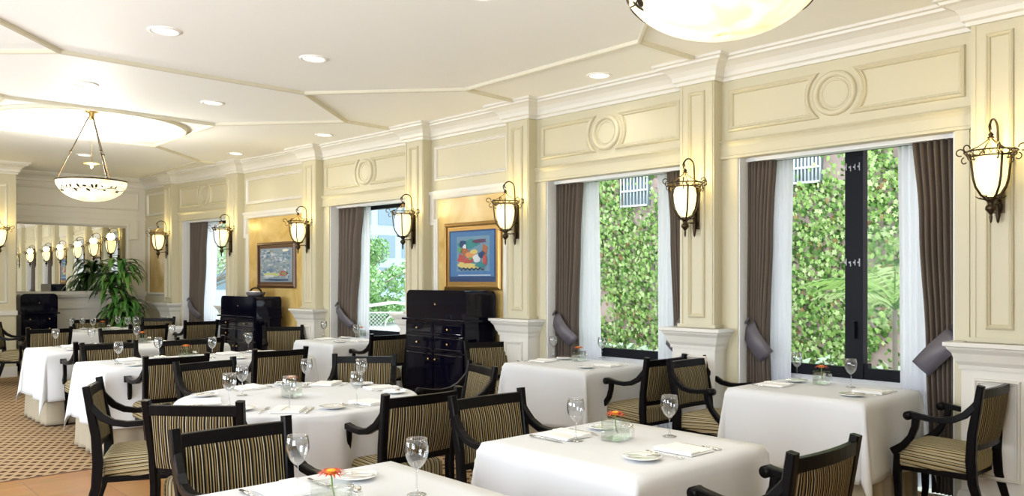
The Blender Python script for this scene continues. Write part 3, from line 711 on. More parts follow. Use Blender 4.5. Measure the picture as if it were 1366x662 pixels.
# ---------------------------------------------------------------- bureaus
def bureau(name, label, x0, x1, y0, y1, top, shelf, doors=True, frame_open=False, axis='x'):
    # fronts face -X ; axis 'y' turns the piece so that the front faces -Y
    if axis == 'x': r = thing(name, label, 'bureau', ((x0+x1)/2, (y0+y1)/2, 0)); W_, D_ = y1-y0, x1-x0; r.rotation_euler = (0, 0, -PI/2)
    else: r = thing(name, label, 'bureau', ((x0+x1)/2, (y0+y1)/2, 0)); W_, D_ = x1-x0, y1-y0
    hw, hd = W_/2, D_/2      # local: front is -Y, width along X
    mb = MB(); base = .14
    mb.box(-hw+.02, hw-.02, -hd+.02, hd, base, shelf-.02)
    mb.box(-hw-.015, hw+.015, -hd-.02, hd, shelf-.025, shelf); mb.box(-hw, hw, -hd, hd, base, base+.05)
    mb.build('carcass', 'lacquer', r, bevel=.004)
    # hutch with rounded upper corners
    c = .07; hx = hw-.01; zs = [(-hx, shelf)]+[(-hx+c-c*math.cos(q), top-c+c*math.sin(q)) for q in [PI/2*k/6 for k in range(7)]]+[(hx-c+c*math.sin(q), top-c+c*math.cos(q)) for q in [PI/2*k/6 for k in range(7)]]+[(hx, shelf)]
    mb = MB(); mb.rings([[(x, -hd+.03, z) for x, z in zs], [(x, hd, z) for x, z in zs]], smooth=False); h = mb.build('hutch', 'lacquer', r)
    mb = MB(); mb.lathe([(.001, 0), (.010, .002), (.010, .006), (.001, .008)], n=10); k_ = mb.build('keyhole', 'brass', h); k_.rotation_euler = (PI/2, 0, 0); k_.location = (0, -hd+.03, (shelf+top)/2)
    for s_ in (-1, 1):
        for yy in (-hd+.05, hd-.05):
            mb = MB(); mb.tube([(s_*(hw-.045), yy, base+.01), (s_*(hw-.035), yy, .07), (s_*(hw-.04), yy, 0)], [.032, .024, .018], flat=True); mb.build('leg', 'lacquer', r)
    def face(x0_, x1_, z0, z1, nm, knobx):
        mb = MB(); mb.box(x0_, x1_, -hd+.002, -hd+.02, z0, z1)
        mb.sweep([(x0_+.02, z0+.02), (x1_-.02, z0+.02), (x1_-.02, z1-.02), (x0_+.02, z1-.02)], [(-.006, .0), (0, .006), (.006, .0)], lambda a_, b_, h_: (a_, -hd+.002-h_, b_), closed=True)
        f_ = mb.build(nm, 'lacquer', r, bevel=.002)
        kb = MB(); kb.lathe([(.005, 0), (.006, .012), (.013, .018), (.013, .026), (.001, .030)], n=12); q = kb.build('knob', 'brass', f_); q.rotation_euler = (PI/2, 0, 0); q.location = (knobx, -hd+.002, (z0+z1)/2 if nm == 'drawer' else z1-.07)
    if doors:
        rows = [(shelf-.17, shelf-.04), (shelf-.34, shelf-.18), (shelf-.44, shelf-.35)]
        for z0, z1 in rows[:2]:
            face(-hw+.04, -.01, z0, z1, 'drawer', -hw/2); face(.01, hw-.04, z0, z1, 'drawer', hw/2)
        face(-hw+.04, -.01, base+.06, shelf-.36, 'door', -.06); face(.01, hw-.04, base+.06, shelf-.36, 'door', .06)
    return r
bureau('bureau', 'tall black lacquered bureau with drawers and a rounded top under the blue painting', 5.19, 5.62, 6.42, 7.50, 1.385, 1.08)
b2 = bureau('bureau', 'black lacquered bureau under the silvery painting, a basket on its top', 4.88, 5.28, 10.62, 11.85, 1.26, .98)
bureau('bureau', 'small black bureau in the far corner beside the pier, under the mirror', 2.90, 3.46, 14.9, 15.28, 1.27, .96, axis='y')
# basket on second bureau
r = thing('basket', 'pale and black handled basket standing on the bureau under the silvery painting', 'basket', (5.09, 11.05, 1.26), .2)
mb = MB(); mb.lathe([(.10, 0), (.12, .01), (.14, .055), (.13, .06), (.11, .02), (.001, .012)], n=20); mb.build('bowl', 'band', r)
mb = MB(); mb.tube([(0, .13*math.cos(q), .05+.07*math.sin(q)) for q in [PI*k/12 for k in range(13)]], .012, 8); mb.build('handle', 'ebony', r)
mb = MB(); mb.box(-.06, .06, -.08, .08, .015, .075); mb.build('folded_cloth', 'napkin', r, bevel=.015)

# ---------------------------------------------------------------- chairs (front +Y, back at -Y)
def mk_chair():
    r = thing('dining_armchair', 'x', 'chair')
    for s_ in (-1, 1):
        mb = MB(); pts = [(s_*.225, -.33, 0), (s_*.225, -.28, .14), (s_*.227, -.235, .30), (s_*.23, -.225, .44), (s_*.235, -.235, .60), (s_*.243, -.262, .75), (s_*.248, -.285, .885)]
        mb.tube(pts, [(.020, .016), (.022, .018), (.026, .019), (.028, .020), (.025, .020), (.022, .020), (.019, .021)], flat=True, up=(0, 1, 0)); mb.build('back_post', 'ebony', r)
    mb = MB(); rs = []
    for k in range(9):
        u = -1+2*k/8; x = u*.235; y = -.275-.018*(1-u*u); z0 = .805; z1 = .862+.0*(1-u*u)
        rs.append([(x, y-.016, z0), (x, y+.016, z0), (x, y+.008, z1), (x, y-.022, z1)])
    mb.rings(rs, smooth=False); mb.build('top_rail', 'ebony', r, bevel=.004)
    mb = MB(); rs = []
    for k in range(9):
        u = -1+2*k/8; x = u*.22; y = -.232-.018*(1-u*u); rs.append([(x, y-.013, .495), (x, y+.013, .495), (x, y+.013, .530), (x, y-.013, .530)])
    mb.rings(rs, smooth=False); mb.build('lower_rail', 'ebony', r)
    # padded back
    mb = MB(); rows = []
    for side in (1, -1):
        pass
    nx, nz = 12, 8
    def bp(u, v, s_):
        x = u*.214; z = .53+.278*v; yc = -.232-.045*v-.018*(1-u*u); th = .016+.014*(1-u**4)*(1-(2*v-1)**4); return (x, yc+s_*th, z)
    F_ = [[bp(-1+2*i/nx, j/nz, 1) for i in range(nx+1)] for j in range(nz+1)]
    K_ = [[bp(-1+2*i/nx, j/nz, -1) for i in range(nx+1)] for j in range(nz+1)]
    mb.rings(F_, cap=False, closed=False); mb.rings(K_, cap=False, closed=False)
    edge = lambda G: [G[0][i] for i in range(nx+1)]+[G[j][nx] for j in range(1, nz+1)]+[G[nz][i] for i in range(nx-1, -1, -1)]+[G[j][0] for j in range(nz-1, 0, -1)]
    mb.rings([edge(F_), edge(K_)], cap=False); mb.build('backrest', 'stripe', r)
    # thick sprung seat: narrower at the back
    mb = MB(); rs = []
    def outline(z, sc):
        pts = []
        for (cx_, cy_, a0) in ((.235, .215, 0), (-.235, .215, PI/2), (-.205, -.215, PI), (.205, -.215, 1.5*PI)):
            rr = .035
            for k in range(5):
                a = a0+PI/2*k/4; sx = 1 if cx_ > 0 else -1; sy = 1 if cy_ > 0 else -1
                pts.append((((cx_-sx*rr)+rr*math.cos(a))*sc, ((cy_-sy*rr)+rr*math.sin(a))*sc, z))
        return pts
    for z, sc in ((.345, .97), (.36, 1.0), (.43, 1.0), (.45, .98), (.465, .93), (.478, .80), (.487, .55), (.490, .25)): rs.append(outline(z, sc))
    mb.rings(rs); mb.build('seat', 'seatstripe', r)
    mb = MB(); mb.box(-.21, .21, -.20, .20, .315, .35); mb.build('seat_frame', 'ebony', r)
    for s_ in (-1, 1):
        mb = MB(); mb.tube([(s_*.215, .195, .42), (s_*.217, .20, .30), (s_*.212, .195, .12), (s_*.212, .21, 0)], [(.024, .022), (.023, .021), (.018, .017), (.014, .013)], flat=True, up=(0, 1, 0)); mb.build('front_leg', 'ebony', r)
        # sweeping arm with scrolled end
        mb = MB()
        pts = [(s_*.243, -.275, .80), (s_*.246, -.245, .755), (s_*.252, -.20, .705), (s_*.260, -.14, .672), (s_*.266, -.07, .660), (s_*.268, .0, .662), (s_*.266, .06, .670), (s_*.264, .105, .676)]
        mb.tube(pts, [(.016, .017), (.020, .018), (.021, .019), (.019, .020), (.017, .021), (.016, .022), (.017, .023), (.019, .024)], flat=True)
        mb.rings([[(s_*.264+q*.026, .112+.027*math.cos(a), .668+.027*math.sin(a)) for a in [2*PI*k/14 for k in range(14)]] for q in (-1, 1)])
        mb.build('armrest', 'ebony', r)
        mb = MB(); pts = [(s_*.262, .07, .655), (s_*.258, .078, .60), (s_*.250, .105, .535), (s_*.243, .150, .48), (s_*.238, .195, .445), (s_*.236, .222, .43)]
        mb.tube(pts, [(.022, .016), (.020, .016), (.020, .016), (.021, .017), (.024, .018), (.022, .018)], flat=True, up=(0, 1, 0)); mb.build('arm_support', 'ebony', r)
    return r
chair = Maker(mk_chair)
def seat_chair(bx, by, face_deg, label):      # bx,by: middle of the top rail; face_deg: compass of the front, 0 = +Y, 90 = -X
    a = math.radians(face_deg); fx, fy = -math.sin(a), math.cos(a)
    return chair((bx+fx*.28, by+fy*.28, 0), a, label, 'striped ebony armchairs')
chairs = [
 (1.42, 5.31, -113, 'black armchair in side view at the left of the round table, its whole seat showing'),
 (1.57, 4.13, -47, 'armchair with its back to us between the side-view chair and the nearest striped back'),
 (1.46, 3.39, 180, 'striped armchair at the bottom left, tucked behind the nearest table'),
 (2.66, 3.66, 0, 'armchair seen from behind, its scrolled arm reaching left before the round table'),
 (2.89, 3.37, 180, 'armchair facing us at the left corner of the big foreground table'),
 (2.46, 6.22, 192, 'armchair facing us behind the left rim of the round table'),
 (3.61, 5.78, 138, 'armchair facing us behind the right rim of the round table'),
 (3.83, 4.54, 72, 'armchair turned sideways at the right rim of the round table, before the bureau drawers'),
 (2.44, 6.77, 0, 'armchair seen from behind at the left half of the long middle table'),
 (3.37, 6.80, 0, 'armchair seen from behind above the vase of the round table'),
 (2.45, 8.62, 180, 'armchair facing us behind the left half of the long middle table'),
 (3.19, 8.62, 180, 'armchair facing us behind the orange flowers of the long middle table'),
 (2.43, 8.77, 0, 'armchair seen from behind at the second left table, arm showing over the carpet'),
 (3.41, 8.77, 0, 'armchair seen from behind at the far table, edge beside the dark bureau legs'),
 (2.62, 11.75, 0, 'armchair with its back to us behind the glass of the far left table'),
 (3.25, 10.95, 180, 'armchair below the leafy plant, left of a pair'),
 (3.85, 11.75, 0, 'armchair below and right of the leafy plant, right of a pair'),
 (2.32, 13.45, -112, 'armchair standing at the far left by the pier, legs visible on the carpet'),
 (3.72, 14.1, 180, 'pale-backed armchair behind the row of glasses on the farthest table'),
 (4.68, 13.82, 145, 'pale-backed armchair near the far corner beside the last pilaster'),
 (4.80, 12.30, 0, 'armchair whose swept arm crosses the base of the farthest curtain'),
 (5.37, 6.26, 162, 'grey-striped armchair in front of the tall bureau, facing the middle window table'),
 (5.32, 4.00, 0, 'armchair seen from behind at the near side of the middle window table'),
 (5.37, 3.82, 180, 'armchair facing us between the middle and the nearest window tables'),
 (5.40, 1.64, 0, 'armchair in side view at the right edge, below the right-hand lantern'),
 (2.92, 1.46, 0, 'armchair cut by the bottom edge, right of the big foreground table'),
 (5.22, 7.82, 0, 'dark armchair seen from behind at the window table left of the tall bureau'),
 (5.05, 10.12, 160, 'bluish-railed armchair facing us beside the second black bureau'),
]
for c in chairs: seat_chair(*c)

# ---------------------------------------------------------------- tables and cloths
def table_thing(cx, cy, w_, d_, label, round_=False):
    r = thing('dining_table', label, 'table', (cx, cy, 0))
    mb = MB()
    if round_: mb.lathe([(w_-.01, .715), (w_-.004, .72), (w_-.004, .738), (w_-.01, .742)], n=48)
    else: mb.box(-w_/2+.004, w_/2-.004, -d_/2+.004, d_/2-.004, .715, .742)
    mb.build('tabletop', 'cane', r)
    if round_:
        mb = MB(); mb.lathe([(.30, 0), (.28, .03), (.06, .06), (.05, .4), (.06, .68), (.2, .715)], n=24); mb.build('pedestal', 'cane', r)
    else:
        for sx in (-1, 1):
            for sy in (-1, 1):
                mb = MB(); mb.tube([(sx*(w_/2-.08), sy*(d_/2-.08), .715), (sx*(w_/2-.08), sy*(d_/2-.08), 0)], .022, flat=True); mb.build('leg', 'ebony', r)
    return r
def cloth_square(cx, cy, w_, d_, drop, label, seed, flare=.18, z=.75):
    rnd = random.Random(seed); ph = [rnd.uniform(0, 6) for _ in range(8)]
    n1, n2 = 12, 14; a, b_ = w_/2, d_/2
    us = [-drop*(1-k/n2) for k in range(n2)]; 
    def axis(a_):
        q = [(-a_, u) for u in us]+[(-a_+2*a_*k/n1, 0) for k in range(n1+1)]+[(a_, drop*(k+1)/n2) for k in range(n2)]
        return q
    ax, ay = axis(a), axis(b_); rows = []
    for (py_, ey) in ay:
        row = []
        for (px_, ex) in ax:
            dd = math.hypot(ex, ey)
            if dd < 1e-6: row.append((cx+px_, cy+py_, z+.0)); continue
            rr = .018
            ang = math.atan2(ey, ex)
            corner = abs(ex) > 1e-6 and abs(ey) > 1e-6
            an = min(dd/rr, PI/2); out_ = rr*math.sin(an); dn = rr*(1-math.cos(an))+max(0, dd-rr*PI/2)
            if corner:
                q = abs(math.sin(2*ang)); dn *= (1-.10*q)
                out_ += flare*q*dd*.8
                x = px_+out_*math.cos(ang); y = py_+out_*math.sin(ang)
                # small tuck beside the corner point
                tk = math.sin(4*ang)*dd*.05; x += -math.sin(ang)*tk*0; 
            else:
                s_ = (py_ if abs(ex) > 0 else px_)
                wob = (.016*math.sin(s_*9+ph[0])+.008*math.sin(s_*17+ph[1]))*dd/drop*1.2+.05*dd
                x = px_+(out_+wob)*math.cos(ang); y = py_+(out_+wob)*math.sin(ang)
            row.append((cx+x, cy+y, z-dn))
        rows.append(row)
    mb = MB(); mb.rings(rows, cap=False, closed=False)
    o = mb.build('tablecloth', 'cloth', solid=.0015); tag(o, label, 'tablecloth', 'white tablecloths'); return o
def skirt(cx, cy, w_, d_, label, seed):
    rnd = random.Random(seed); pts = []; a, b_ = w_/2+.01, d_/2+.01; n = 40
    def loop(z, k):
        out_ = []
        for i in range(4*n):
            s_, u = divmod(i, n); u = -1+2*u/n
            bx, by = [(u*a, -b_), (a, u*b_), (-u*a, b_), (-a, -u*b_)][s_]
            nx, ny = [(0, -1), (1, 0), (0, 1), (-1, 0)][s_]
            f = k*(.5+.5*math.sin(i*2*PI/8+math.sin(i*.37+seed)))*.035
            out_.append((cx+bx+nx*f, cy+by+ny*f, z))
        return out_
    mb = MB(); mb.rings([loop(.70, .0), loop(.5, .35), loop(.25, .7), loop(.05, 1), loop(.015, 1.15)], cap=False)
    o = mb.build('table_skirt', 'under', solid=.002); tag(o, label, 'table skirt', 'beige underskirts'); return o
TB = [  # cx, cy, w, d, drop, phrase, skirted
 (1.41, 2.34, .94, .94, .50, 'nearest table at the bottom edge', 0),
 (2.86, 2.40, .91, .90, .52, 'big square foreground table', 0),
 (5.30, 2.67, .84, .94, .50, 'table under the widest window', 1),
 (5.26, 4.95, .80, .98, .50, 'table under the middle ivy window', 1),
 (2.965, 7.65, 1.89, .90, .50, 'long middle table', 1),
 (2.985, 9.72, 1.89, .90, .50, 'second long table', 1),
 (3.56, 13.0, 1.32, .90, .50, 'farthest long table', 1),
 (5.15, 8.75, .78, .90, .50, 'window table left of the bureau', 1),
 (4.74, 13.05, .60, .50, .44, 'small table by the farthest window', 1)]
for k, (cx, cy, w_, d_, drop, ph, sk) in enumerate(TB):
    table_thing(cx, cy, w_, d_, 'table under the white cloth, %s' % ph)
    cloth_square(cx, cy, w_, d_, drop, 'white linen tablecloth on the %s' % ph, k)
    if sk: skirt(cx, cy, w_-.03, d_-.03, 'beige pleated underskirt of the %s' % ph, k)
RC = (2.49, 4.76); RAD = .74
table_thing(RC[0], RC[1], RAD, 0, 'round table under a white cloth in the middle of the room', True)
mb = MB(); rs = []; n = 160
prof = [(.001, .7505), (RAD*.3, .7505), (RAD*.7, .7505), (RAD-.02, .75), (RAD+.002, .746), (RAD+.012, .735), (RAD+.012, .70), (RAD+.010, .60), (RAD+.008, .45), (RAD+.01, .30), (RAD+.015, .16), (RAD+.02, .06)]
for rr, z in prof:
    row = []
    for k in range(n):
        a = 2*PI*k/n; q = max(0, (.735-z)/.675)**.5
        f = 1+q*(.045*math.sin(a*17+.6*math.sin(a*3))+.022*math.sin(a*29+1))
        row.append((RC[0]+rr*f*math.cos(a), RC[1]+rr*f*math.sin(a), z))
    rs.append(row)
mb.rings(rs, cap=False); o = mb.build('tablecloth', 'cloth', solid=.0015); tag(o, 'white cloth falling in folds round the round table', 'tablecloth', 'white tablecloths')

# ---------------------------------------------------------------- tableware
TZ = .7525
def mk_glass():
    r = thing('wine_glass', 'x', 'wine glass')
    MB().lathe([(.001, .003), (.030, .002), (.034, .0), (.034, .002), (.022, .005), (.006, .010), (.0035, .02), (.0032, .085), (.006, .092)], n=24, cap=False).build('foot_and_stem', 'glass', r)
    MB().lathe([(.004, .088), (.014, .094), (.027, .108), (.037, .128), (.041, .148), (.040, .170), (.036, .195), (.0345, .196), (.0385, .170), (.0395, .148), (.0355, .129), (.026, .110), (.013, .097), (.002, .093)], n=28, cap=False).build('bowl', 'glass', r)
    return r
glass = Maker(mk_glass)
def mk_plate():
    r = thing('side_plate', 'x', 'plate')
    MB().lathe([(.001, .004), (.045, .004), (.050, .006), (.080, .014), (.082, .016), (.079, .017), (.050, .010), (.045, .0085), (.001, .0085)], n=36).build('dish', 'china', r)
    return r
plate = Maker(mk_plate)
def mk_bknife():
    r = thing('butter_knife', 'x', 'knife')
    MB().tube([(-.075, 0, 0), (-.02, 0, .002), (.0, 0, .002)], [.004, .005, .003], 8).build('handle', 'steel', r)
    mb = MB(); mb.rings([[(x, -wd, 0), (x, wd, 0), (x, wd, .0015), (x, -wd, .0015)] for x, wd in ((0, .003), (.02, .007), (.06, .008), (.08, .003))], smooth=False); mb.build('blade', 'steel', r)
    return r
bknife = Maker(mk_bknife)
def mk_fork():
    r = thing('fork', 'x', 'fork')
    MB().tube([(0, -.10, .003), (0, -.05, .004), (0, .02, .006), (0, .045, .004)], [(.002, .007), (.002, .004), (.002, .0035), (.002, .009)], 8).build('handle', 'steel', r)
    mb = MB()
    for k in range(4): mb.tube([((k-1.5)*.005, .04, .004), ((k-1.5)*.005, .07, .002), ((k-1.5)*.005, .095, .006)], .0014, 5)
    mb.build('tines', 'steel', r)
    return r
fork = Maker(mk_fork)
def mk_knife():
    r = thing('table_knife', 'x', 'knife')
    MB().tube([(0, -.11, .004), (0, -.06, .006), (0, -.01, .004)], [(.003, .007), (.004, .007), (.003, .004)], 8).build('handle', 'steel', r)
    mb = MB(); mb.rings([[(-wd, y, 0.001), (wd*.7, y, 0.001), (wd*.7, y, .0025), (-wd, y, .0025)] for y, wd in ((-.01, .005), (.02, .009), (.07, .010), (.105, .003))], smooth=False); mb.build('blade', 'steel', r)
    return r
knife = Maker(mk_knife)
def mk_napkin():
    mb = MB(); mb.box(-.085, .085, -.10, .10, 0, .006); mb.box(-.083, .080, -.096, .10, .006, .012); mb.box(-.085, -.02, -.10, .10, .012, .017)
    o = mb.build('napkin', 'napkin', bevel=.003); return tag(o, 'x', 'napkin')
napkin = Maker(mk_napkin)
def mk_vase():
    r = thing('glass_vase', 'x', 'vase'); a = .046; h = .092
    mb = MB(); mb.box(-a, a, -a, a, 0, .008)
    for s_ in (-1, 1): mb.box(s_*a-.0025, s_*a+.0025, -a, a, .008, h); mb.box(-a, a, s_*a-.0025, s_*a+.0025, .008, h)
    mb.build('cube_glass', 'vase', r)
    MB().box(-a+.004, a-.004, -a+.004, a-.004, .009, .05).build('water', 'water', r)
    return r
vase = Maker(mk_vase)
def mk_flower():
    r = thing('gerbera_flower', 'x', 'flower'); rnd = random.Random(9)
    MB().tube([(.015, -.01, .012), (.01, .0, .05), (0, 0, .095)], .003, 6).build('stem', 'stalk', r)
    mb = MB()
    for lay, n, L_, dz in ((0, 20, .052, 0), (1, 16, .042, .006)):
        for k in range(n):
            a = 2*PI*k/n+lay*.2+rnd.uniform(-.06, .06); c, s_ = math.cos(a), math.sin(a); l = L_*rnd.uniform(.85, 1.1); wd = .0055; z = .100+dz; up = rnd.uniform(-.006, .008)
            P_ = lambda d_, q, zz: (c*d_-s_*q, s_*d_+c*q, zz)
            mb.add([P_(.008, -.002, z), P_(.008, .002, z), P_(l*.6, wd, z+.008), P_(l, .001, z+up), P_(l*.6, -wd, z+.008)], [(0, 1, 2, 3, 4)], rnd.choice(('petal', 'petal', 'petal2')))
    mb.build('petals', 'petal', r)
    MB().lathe([(.017, .100), (.019, .108), (.013, .115), (.001, .117)], n=16).build('flower_heart', 'heart', r)
    return r
flower = Maker(mk_flower)
def mk_shaker():
    r = thing('salt_shaker', 'x', 'shaker'); a = .014
    mb = MB(); mb.box(-a, a, -a, a, 0, .05); mb.build('glass_body', 'vase', r, bevel=.002)
    MB().lathe([(.013, .05), (.014, .055), (.012, .066), (.001, .068)], n=14).build('lid', 'steel', r)
    return r
shaker = Maker(mk_shaker)
def setting(cx, cy, a, edge, tn, sn, gpos=None, small=False):
    # a: direction the diner faces (0 = +Y); edge: distance from table centre to the diner's edge
    def w_(u, v):       # u right of the diner, v inward from the edge
        fx, fy = -math.sin(a), math.cos(a); rx, ry = math.cos(a), math.sin(a)
        return (cx-fx*(edge-v)+rx*u, cy-fy*(edge-v)+ry*u)
    L_ = ' on the %s, %s' % (tn, sn)
    x, y = w_(-.20, .17); plate((x, y, TZ), a, 'white side plate'+L_, 'side plates'); bknife((x, y, TZ+.0175), a+2.3, 'butter knife across the side plate'+L_, 'butter knives')
    x, y = w_(.075, .16); napkin((x, y, TZ), a, 'folded white napkin'+L_, 'folded napkins')
    x, y = w_(-.065, .16); fork((x, y, TZ+.001), a, 'silver fork'+L_, 'forks')
    x, y = w_(.195, .16); knife((x, y, TZ), a, 'silver table knife'+L_, 'table knives')
    if gpos: x, y = gpos
    else: x, y = w_(.20, .36)
    glass((x, y, TZ), 0, 'clear wine glass'+L_, 'wine glasses')
def centre(x, y, tn, dx=.085, dy=-.02, sh=True, rz=.1):
    vase((x, y, TZ), rz, 'small square glass vase on the %s' % tn, 'square vases'); flower((x, y, TZ+.018), rz*7, 'orange gerbera bloom in the vase on the %s' % tn, 'gerberas')
    if sh:
        shaker((x+dx, y+dy, TZ), rz, 'glass shaker by the vase on the %s, nearer one' % tn, 'salt and pepper shakers'); shaker((x+dx-.005, y+dy+.036, TZ), rz, 'glass shaker by the vase on the %s, farther one' % tn, 'salt and pepper shakers')
def pair(k, gn=None, gf=None, cen=None, dx=0, sub=''):
    cx, cy, w_, d_, drop, ph, sk = TB[k]
    setting(cx+dx, cy, 0, d_/2, ph, 'near seat'+sub, gn); setting(cx+dx, cy, PI, d_/2, ph, 'far seat'+sub, gf)
    if cen: centre(cen[0], cen[1], ph)
pair(0, at(556, 661, .75), at(397, 655, .75), (1.33, 2.33))
pair(1, at(893, 583, .75), at(768, 589, .75), at(821, 588, .75))
pair(2, at(1135, 517, .75), at(1063, 506, .75), at(1096, 513, .75))
pair(3, at(803, 478, .75), at(738, 476, .75), at(772, 482, .75))
pair(4, at(158, 486, .75), at(211, 478, .75), None, -.47, ', aisle half')
pair(4, at(331, 470, .75), at(283, 478, .75), at(248, 479, .75), .47, ', window half')
pair(5, at(74, 463, .75), at(122, 461, .75), None, -.47, ', aisle half')
pair(5, at(229, 456, .75), at(182, 458, .75), (3.2, 10.0), .47, ', window half')
pair(6, at(124, 443, .75), at(95, 442, .75), None, -.33, ', aisle half')
pair(6, at(181, 441, .75), at(157, 440, .75), (3.6, 13.0), .33, ', window half')
glass((*at(110, 441, .75), TZ), 0, 'wine glass, second from left of the six on the farthest long table', 'wine glasses')
glass((*at(170, 441.5, .75), TZ), 0, 'wine glass, second from right of the six on the farthest long table', 'wine glasses')
pair(7, at(475, 455, .75), at(432, 449, .75), at(481, 450, .75))
# round table: one setting before each chair
rs_ = [(1.70, 5.05, 'side-view chair seat', at(306, 543, .75)), (2.02, 4.22, 'lower left seat', at(323, 528, .75)), (2.62, 4.0, 'seat before the scrolled arm chair', at(386, 548, .75)),
       (3.18, 4.62, 'right rim seat', at(476, 540, .75)), (3.12, 5.24, 'upper right seat', at(482, 517, .75)), (2.48, 5.53, 'upper left seat', at(409, 517, .75))]
for (x, y, sn, g) in rs_:
    a = math.atan2(-(RC[0]-x), RC[1]-y)
    setting(RC[0], RC[1], a, RAD, 'round table', sn, g)
gx, gy = at(389, 530, .75); centre(gx, gy, 'round table', dx=-.02, dy=-.10)

# ---------------------------------------------------------------- indoor plant
r = thing('potted_dracaena', 'tall dracaena with drooping strap leaves before the far corner', 'plant', (4.28, 14.55, 0))
MB().lathe([(.14, 0), (.17, .05), (.19, .30), (.20, .34), (.175, .34), (.17, .30), (.001, .29)], n=28).build('pot', 'pot', r)
mb = MB(); heads = [((.02, 0, .3), (.05, .02, 1.75)), ((-.06, .05, .3), (-.10, .03, 1.45)), ((.06, -.05, .3), (.10, -.06, 1.15)), ((0, -.06, .3), (-.02, -.10, .95))]
for p, q in heads: mb.tube([p, ((p[0]+q[0])/2+.02, (p[1]+q[1])/2, (p[2]+q[2])/2), q], .018, 7)
mb.build('canes', 'cane', r)
rnd = random.Random(11); mb = MB()
for (p, q) in heads:
    for k in range(70):
        a = rnd.uniform(0, 2*PI); c, s_ = math.cos(a), math.sin(a); L_ = rnd.uniform(.36, .58); el = rnd.uniform(.1, 1.25); w0 = rnd.uniform(.028, .042)
        z0 = q[2]-rnd.uniform(0, .25); pts = []; x_, z_ = 0, 0; an = el
        for j in range(8):
            pts.append((x_, z_)); x_ += L_/7*math.cos(an); z_ += L_/7*math.sin(an); an -= (el+1.35)/6.5
        rows = []
        for j, (d_, z1) in enumerate(pts):
            wd = w0*math.sin(PI*(.12+.86*j/7))
            rows.append([(q[0]+c*d_-s_*sg*wd, q[1]+s_*d_+c*sg*wd, z0+z1+(.3*wd if sg else 0)) for sg in (-1, 0, 1)])
        mb.rings(rows, rnd.choice(('leaf', 'leaf', 'leafstripe')), cap=False, closed=False)
mb.build('foliage', None, r)

# ---------------------------------------------------------------- outdoors
o = MB().box(6.2, 40, -6, 45, -.35, -.25).build('garden_ground', 'stone', kind='structure')
IX = 10.6
r = thing('garden_wall', 'rendered building wall across the garden overgrown with ivy', 'wall', (0, 0, 0))
mb = MB(); mb.box(IX, IX+.5, -1, 13.2, -.25, 8); mb.build('masonry', 'brick', r)
# barred openings in it
def barred(y0, y1, z0, z1):
    f_ = MB().box(IX-.02, IX+.02, y0, y1, z0, z1).build('barred_window', 'outglass', r)
    mb = MB()
    for k in range(9):
        y = y0+(y1-y0)*k/8; mb.tube([(IX-.08, y, z0), (IX-.08, y, z1)], .014, 6)
    for k in range(3): z = z0+(z1-z0)*k/2; mb.box(IX-.1, IX-.06, y0, y1, z-.015, z+.015)
    mb.build('window_bars', 'outgrey', f_)
wins = [(5.33, 5.76, 2.84, 3.25), (8.28, 8.84, 2.72, 3.22)]
for w_ in wins: barred(*w_)
rnd = random.Random(21)
def ivy(name, par, n, y0, y1, z0, z1, x, kinds, skip, scale=1.0):
    mb = MB(); shape = [(0, -.42), (.30, -.50), (.28, -.12), (.52, .10), (.20, .16), (0, .55), (-.20, .16), (-.52, .10), (-.28, -.12), (-.30, -.50)]
    for _ in range(n):
        y, z = rnd.uniform(y0, y1), rnd.uniform(z0, z1)
        v = math.sin(y*2.3+1.7*math.sin(z*1.9))+math.sin(z*2.9+1.1*math.sin(y*3.1)+2)
        if v < -1.45 and rnd.random() < .8: continue
        if any(a-.02 < y < b_+.02 and c-.02 < z < d_+.02 for a, b_, c, d_ in skip) and rnd.random() < .96: continue
        s_ = rnd.uniform(.05, .088)*scale; rz = rnd.uniform(-.6, .6)+PI; tl_ = rnd.uniform(-.1, .9); yw = rnd.uniform(-.7, .7)
        R_ = Matrix.Rotation(yw, 3, 'Z') @ Matrix.Rotation(-tl_, 3, 'Y')
        pts = []
        for (a, b_) in shape:
            q = R_ @ Vector((0, (a*math.cos(rz)-b_*math.sin(rz))*s_, (a*math.sin(rz)+b_*math.cos(rz))*s_)); pts.append((x-.04-rnd.uniform(0, .0)+q.x-.05*(v+2)/4-hash((int(y*50), int(z*50))) % 7*.006, y+q.y, z+q.z))
        mb.add(pts, [tuple(range(10))], rnd.choice(kinds))
    o = mb.build(name, None, par); o['kind'] = 'stuff'; return o
ivy('ivy_underleaves', r, 16000, 2.6, 12.4, -.2, 4.4, IX+.06, ['ivy2'], wins)
ivy('ivy_leaves', r, 27000, 2.6, 12.4, -.2, 4.4, IX-.02, ['ivy1']*8+['ivy2']*5+['ivy3']*9+['ivy4'], wins)
# grey-green groundcover strip
mb = MB()
for _ in range(2600):
    x, y = rnd.uniform(8.4, 10.2), rnd.uniform(2.8, 12); z = -.25+rnd.uniform(.0, .75)*min(1, (x-8.3)/1.2); s_ = rnd.uniform(.04, .09); a = rnd.uniform(0, 6)
    mb.add([(x+s_*math.cos(a+q), y+s_*math.sin(a+q), z+s_*.6*math.sin(q*2+a)) for q in (0, 1.2, 2.6, 4.2)], [(0, 1, 2, 3)])
o = mb.build('groundcover', 'sage'); tag(o, 'pale grey-green groundcover growing at the foot of the ivy wall', 'groundcover'); o['kind'] = 'stuff'
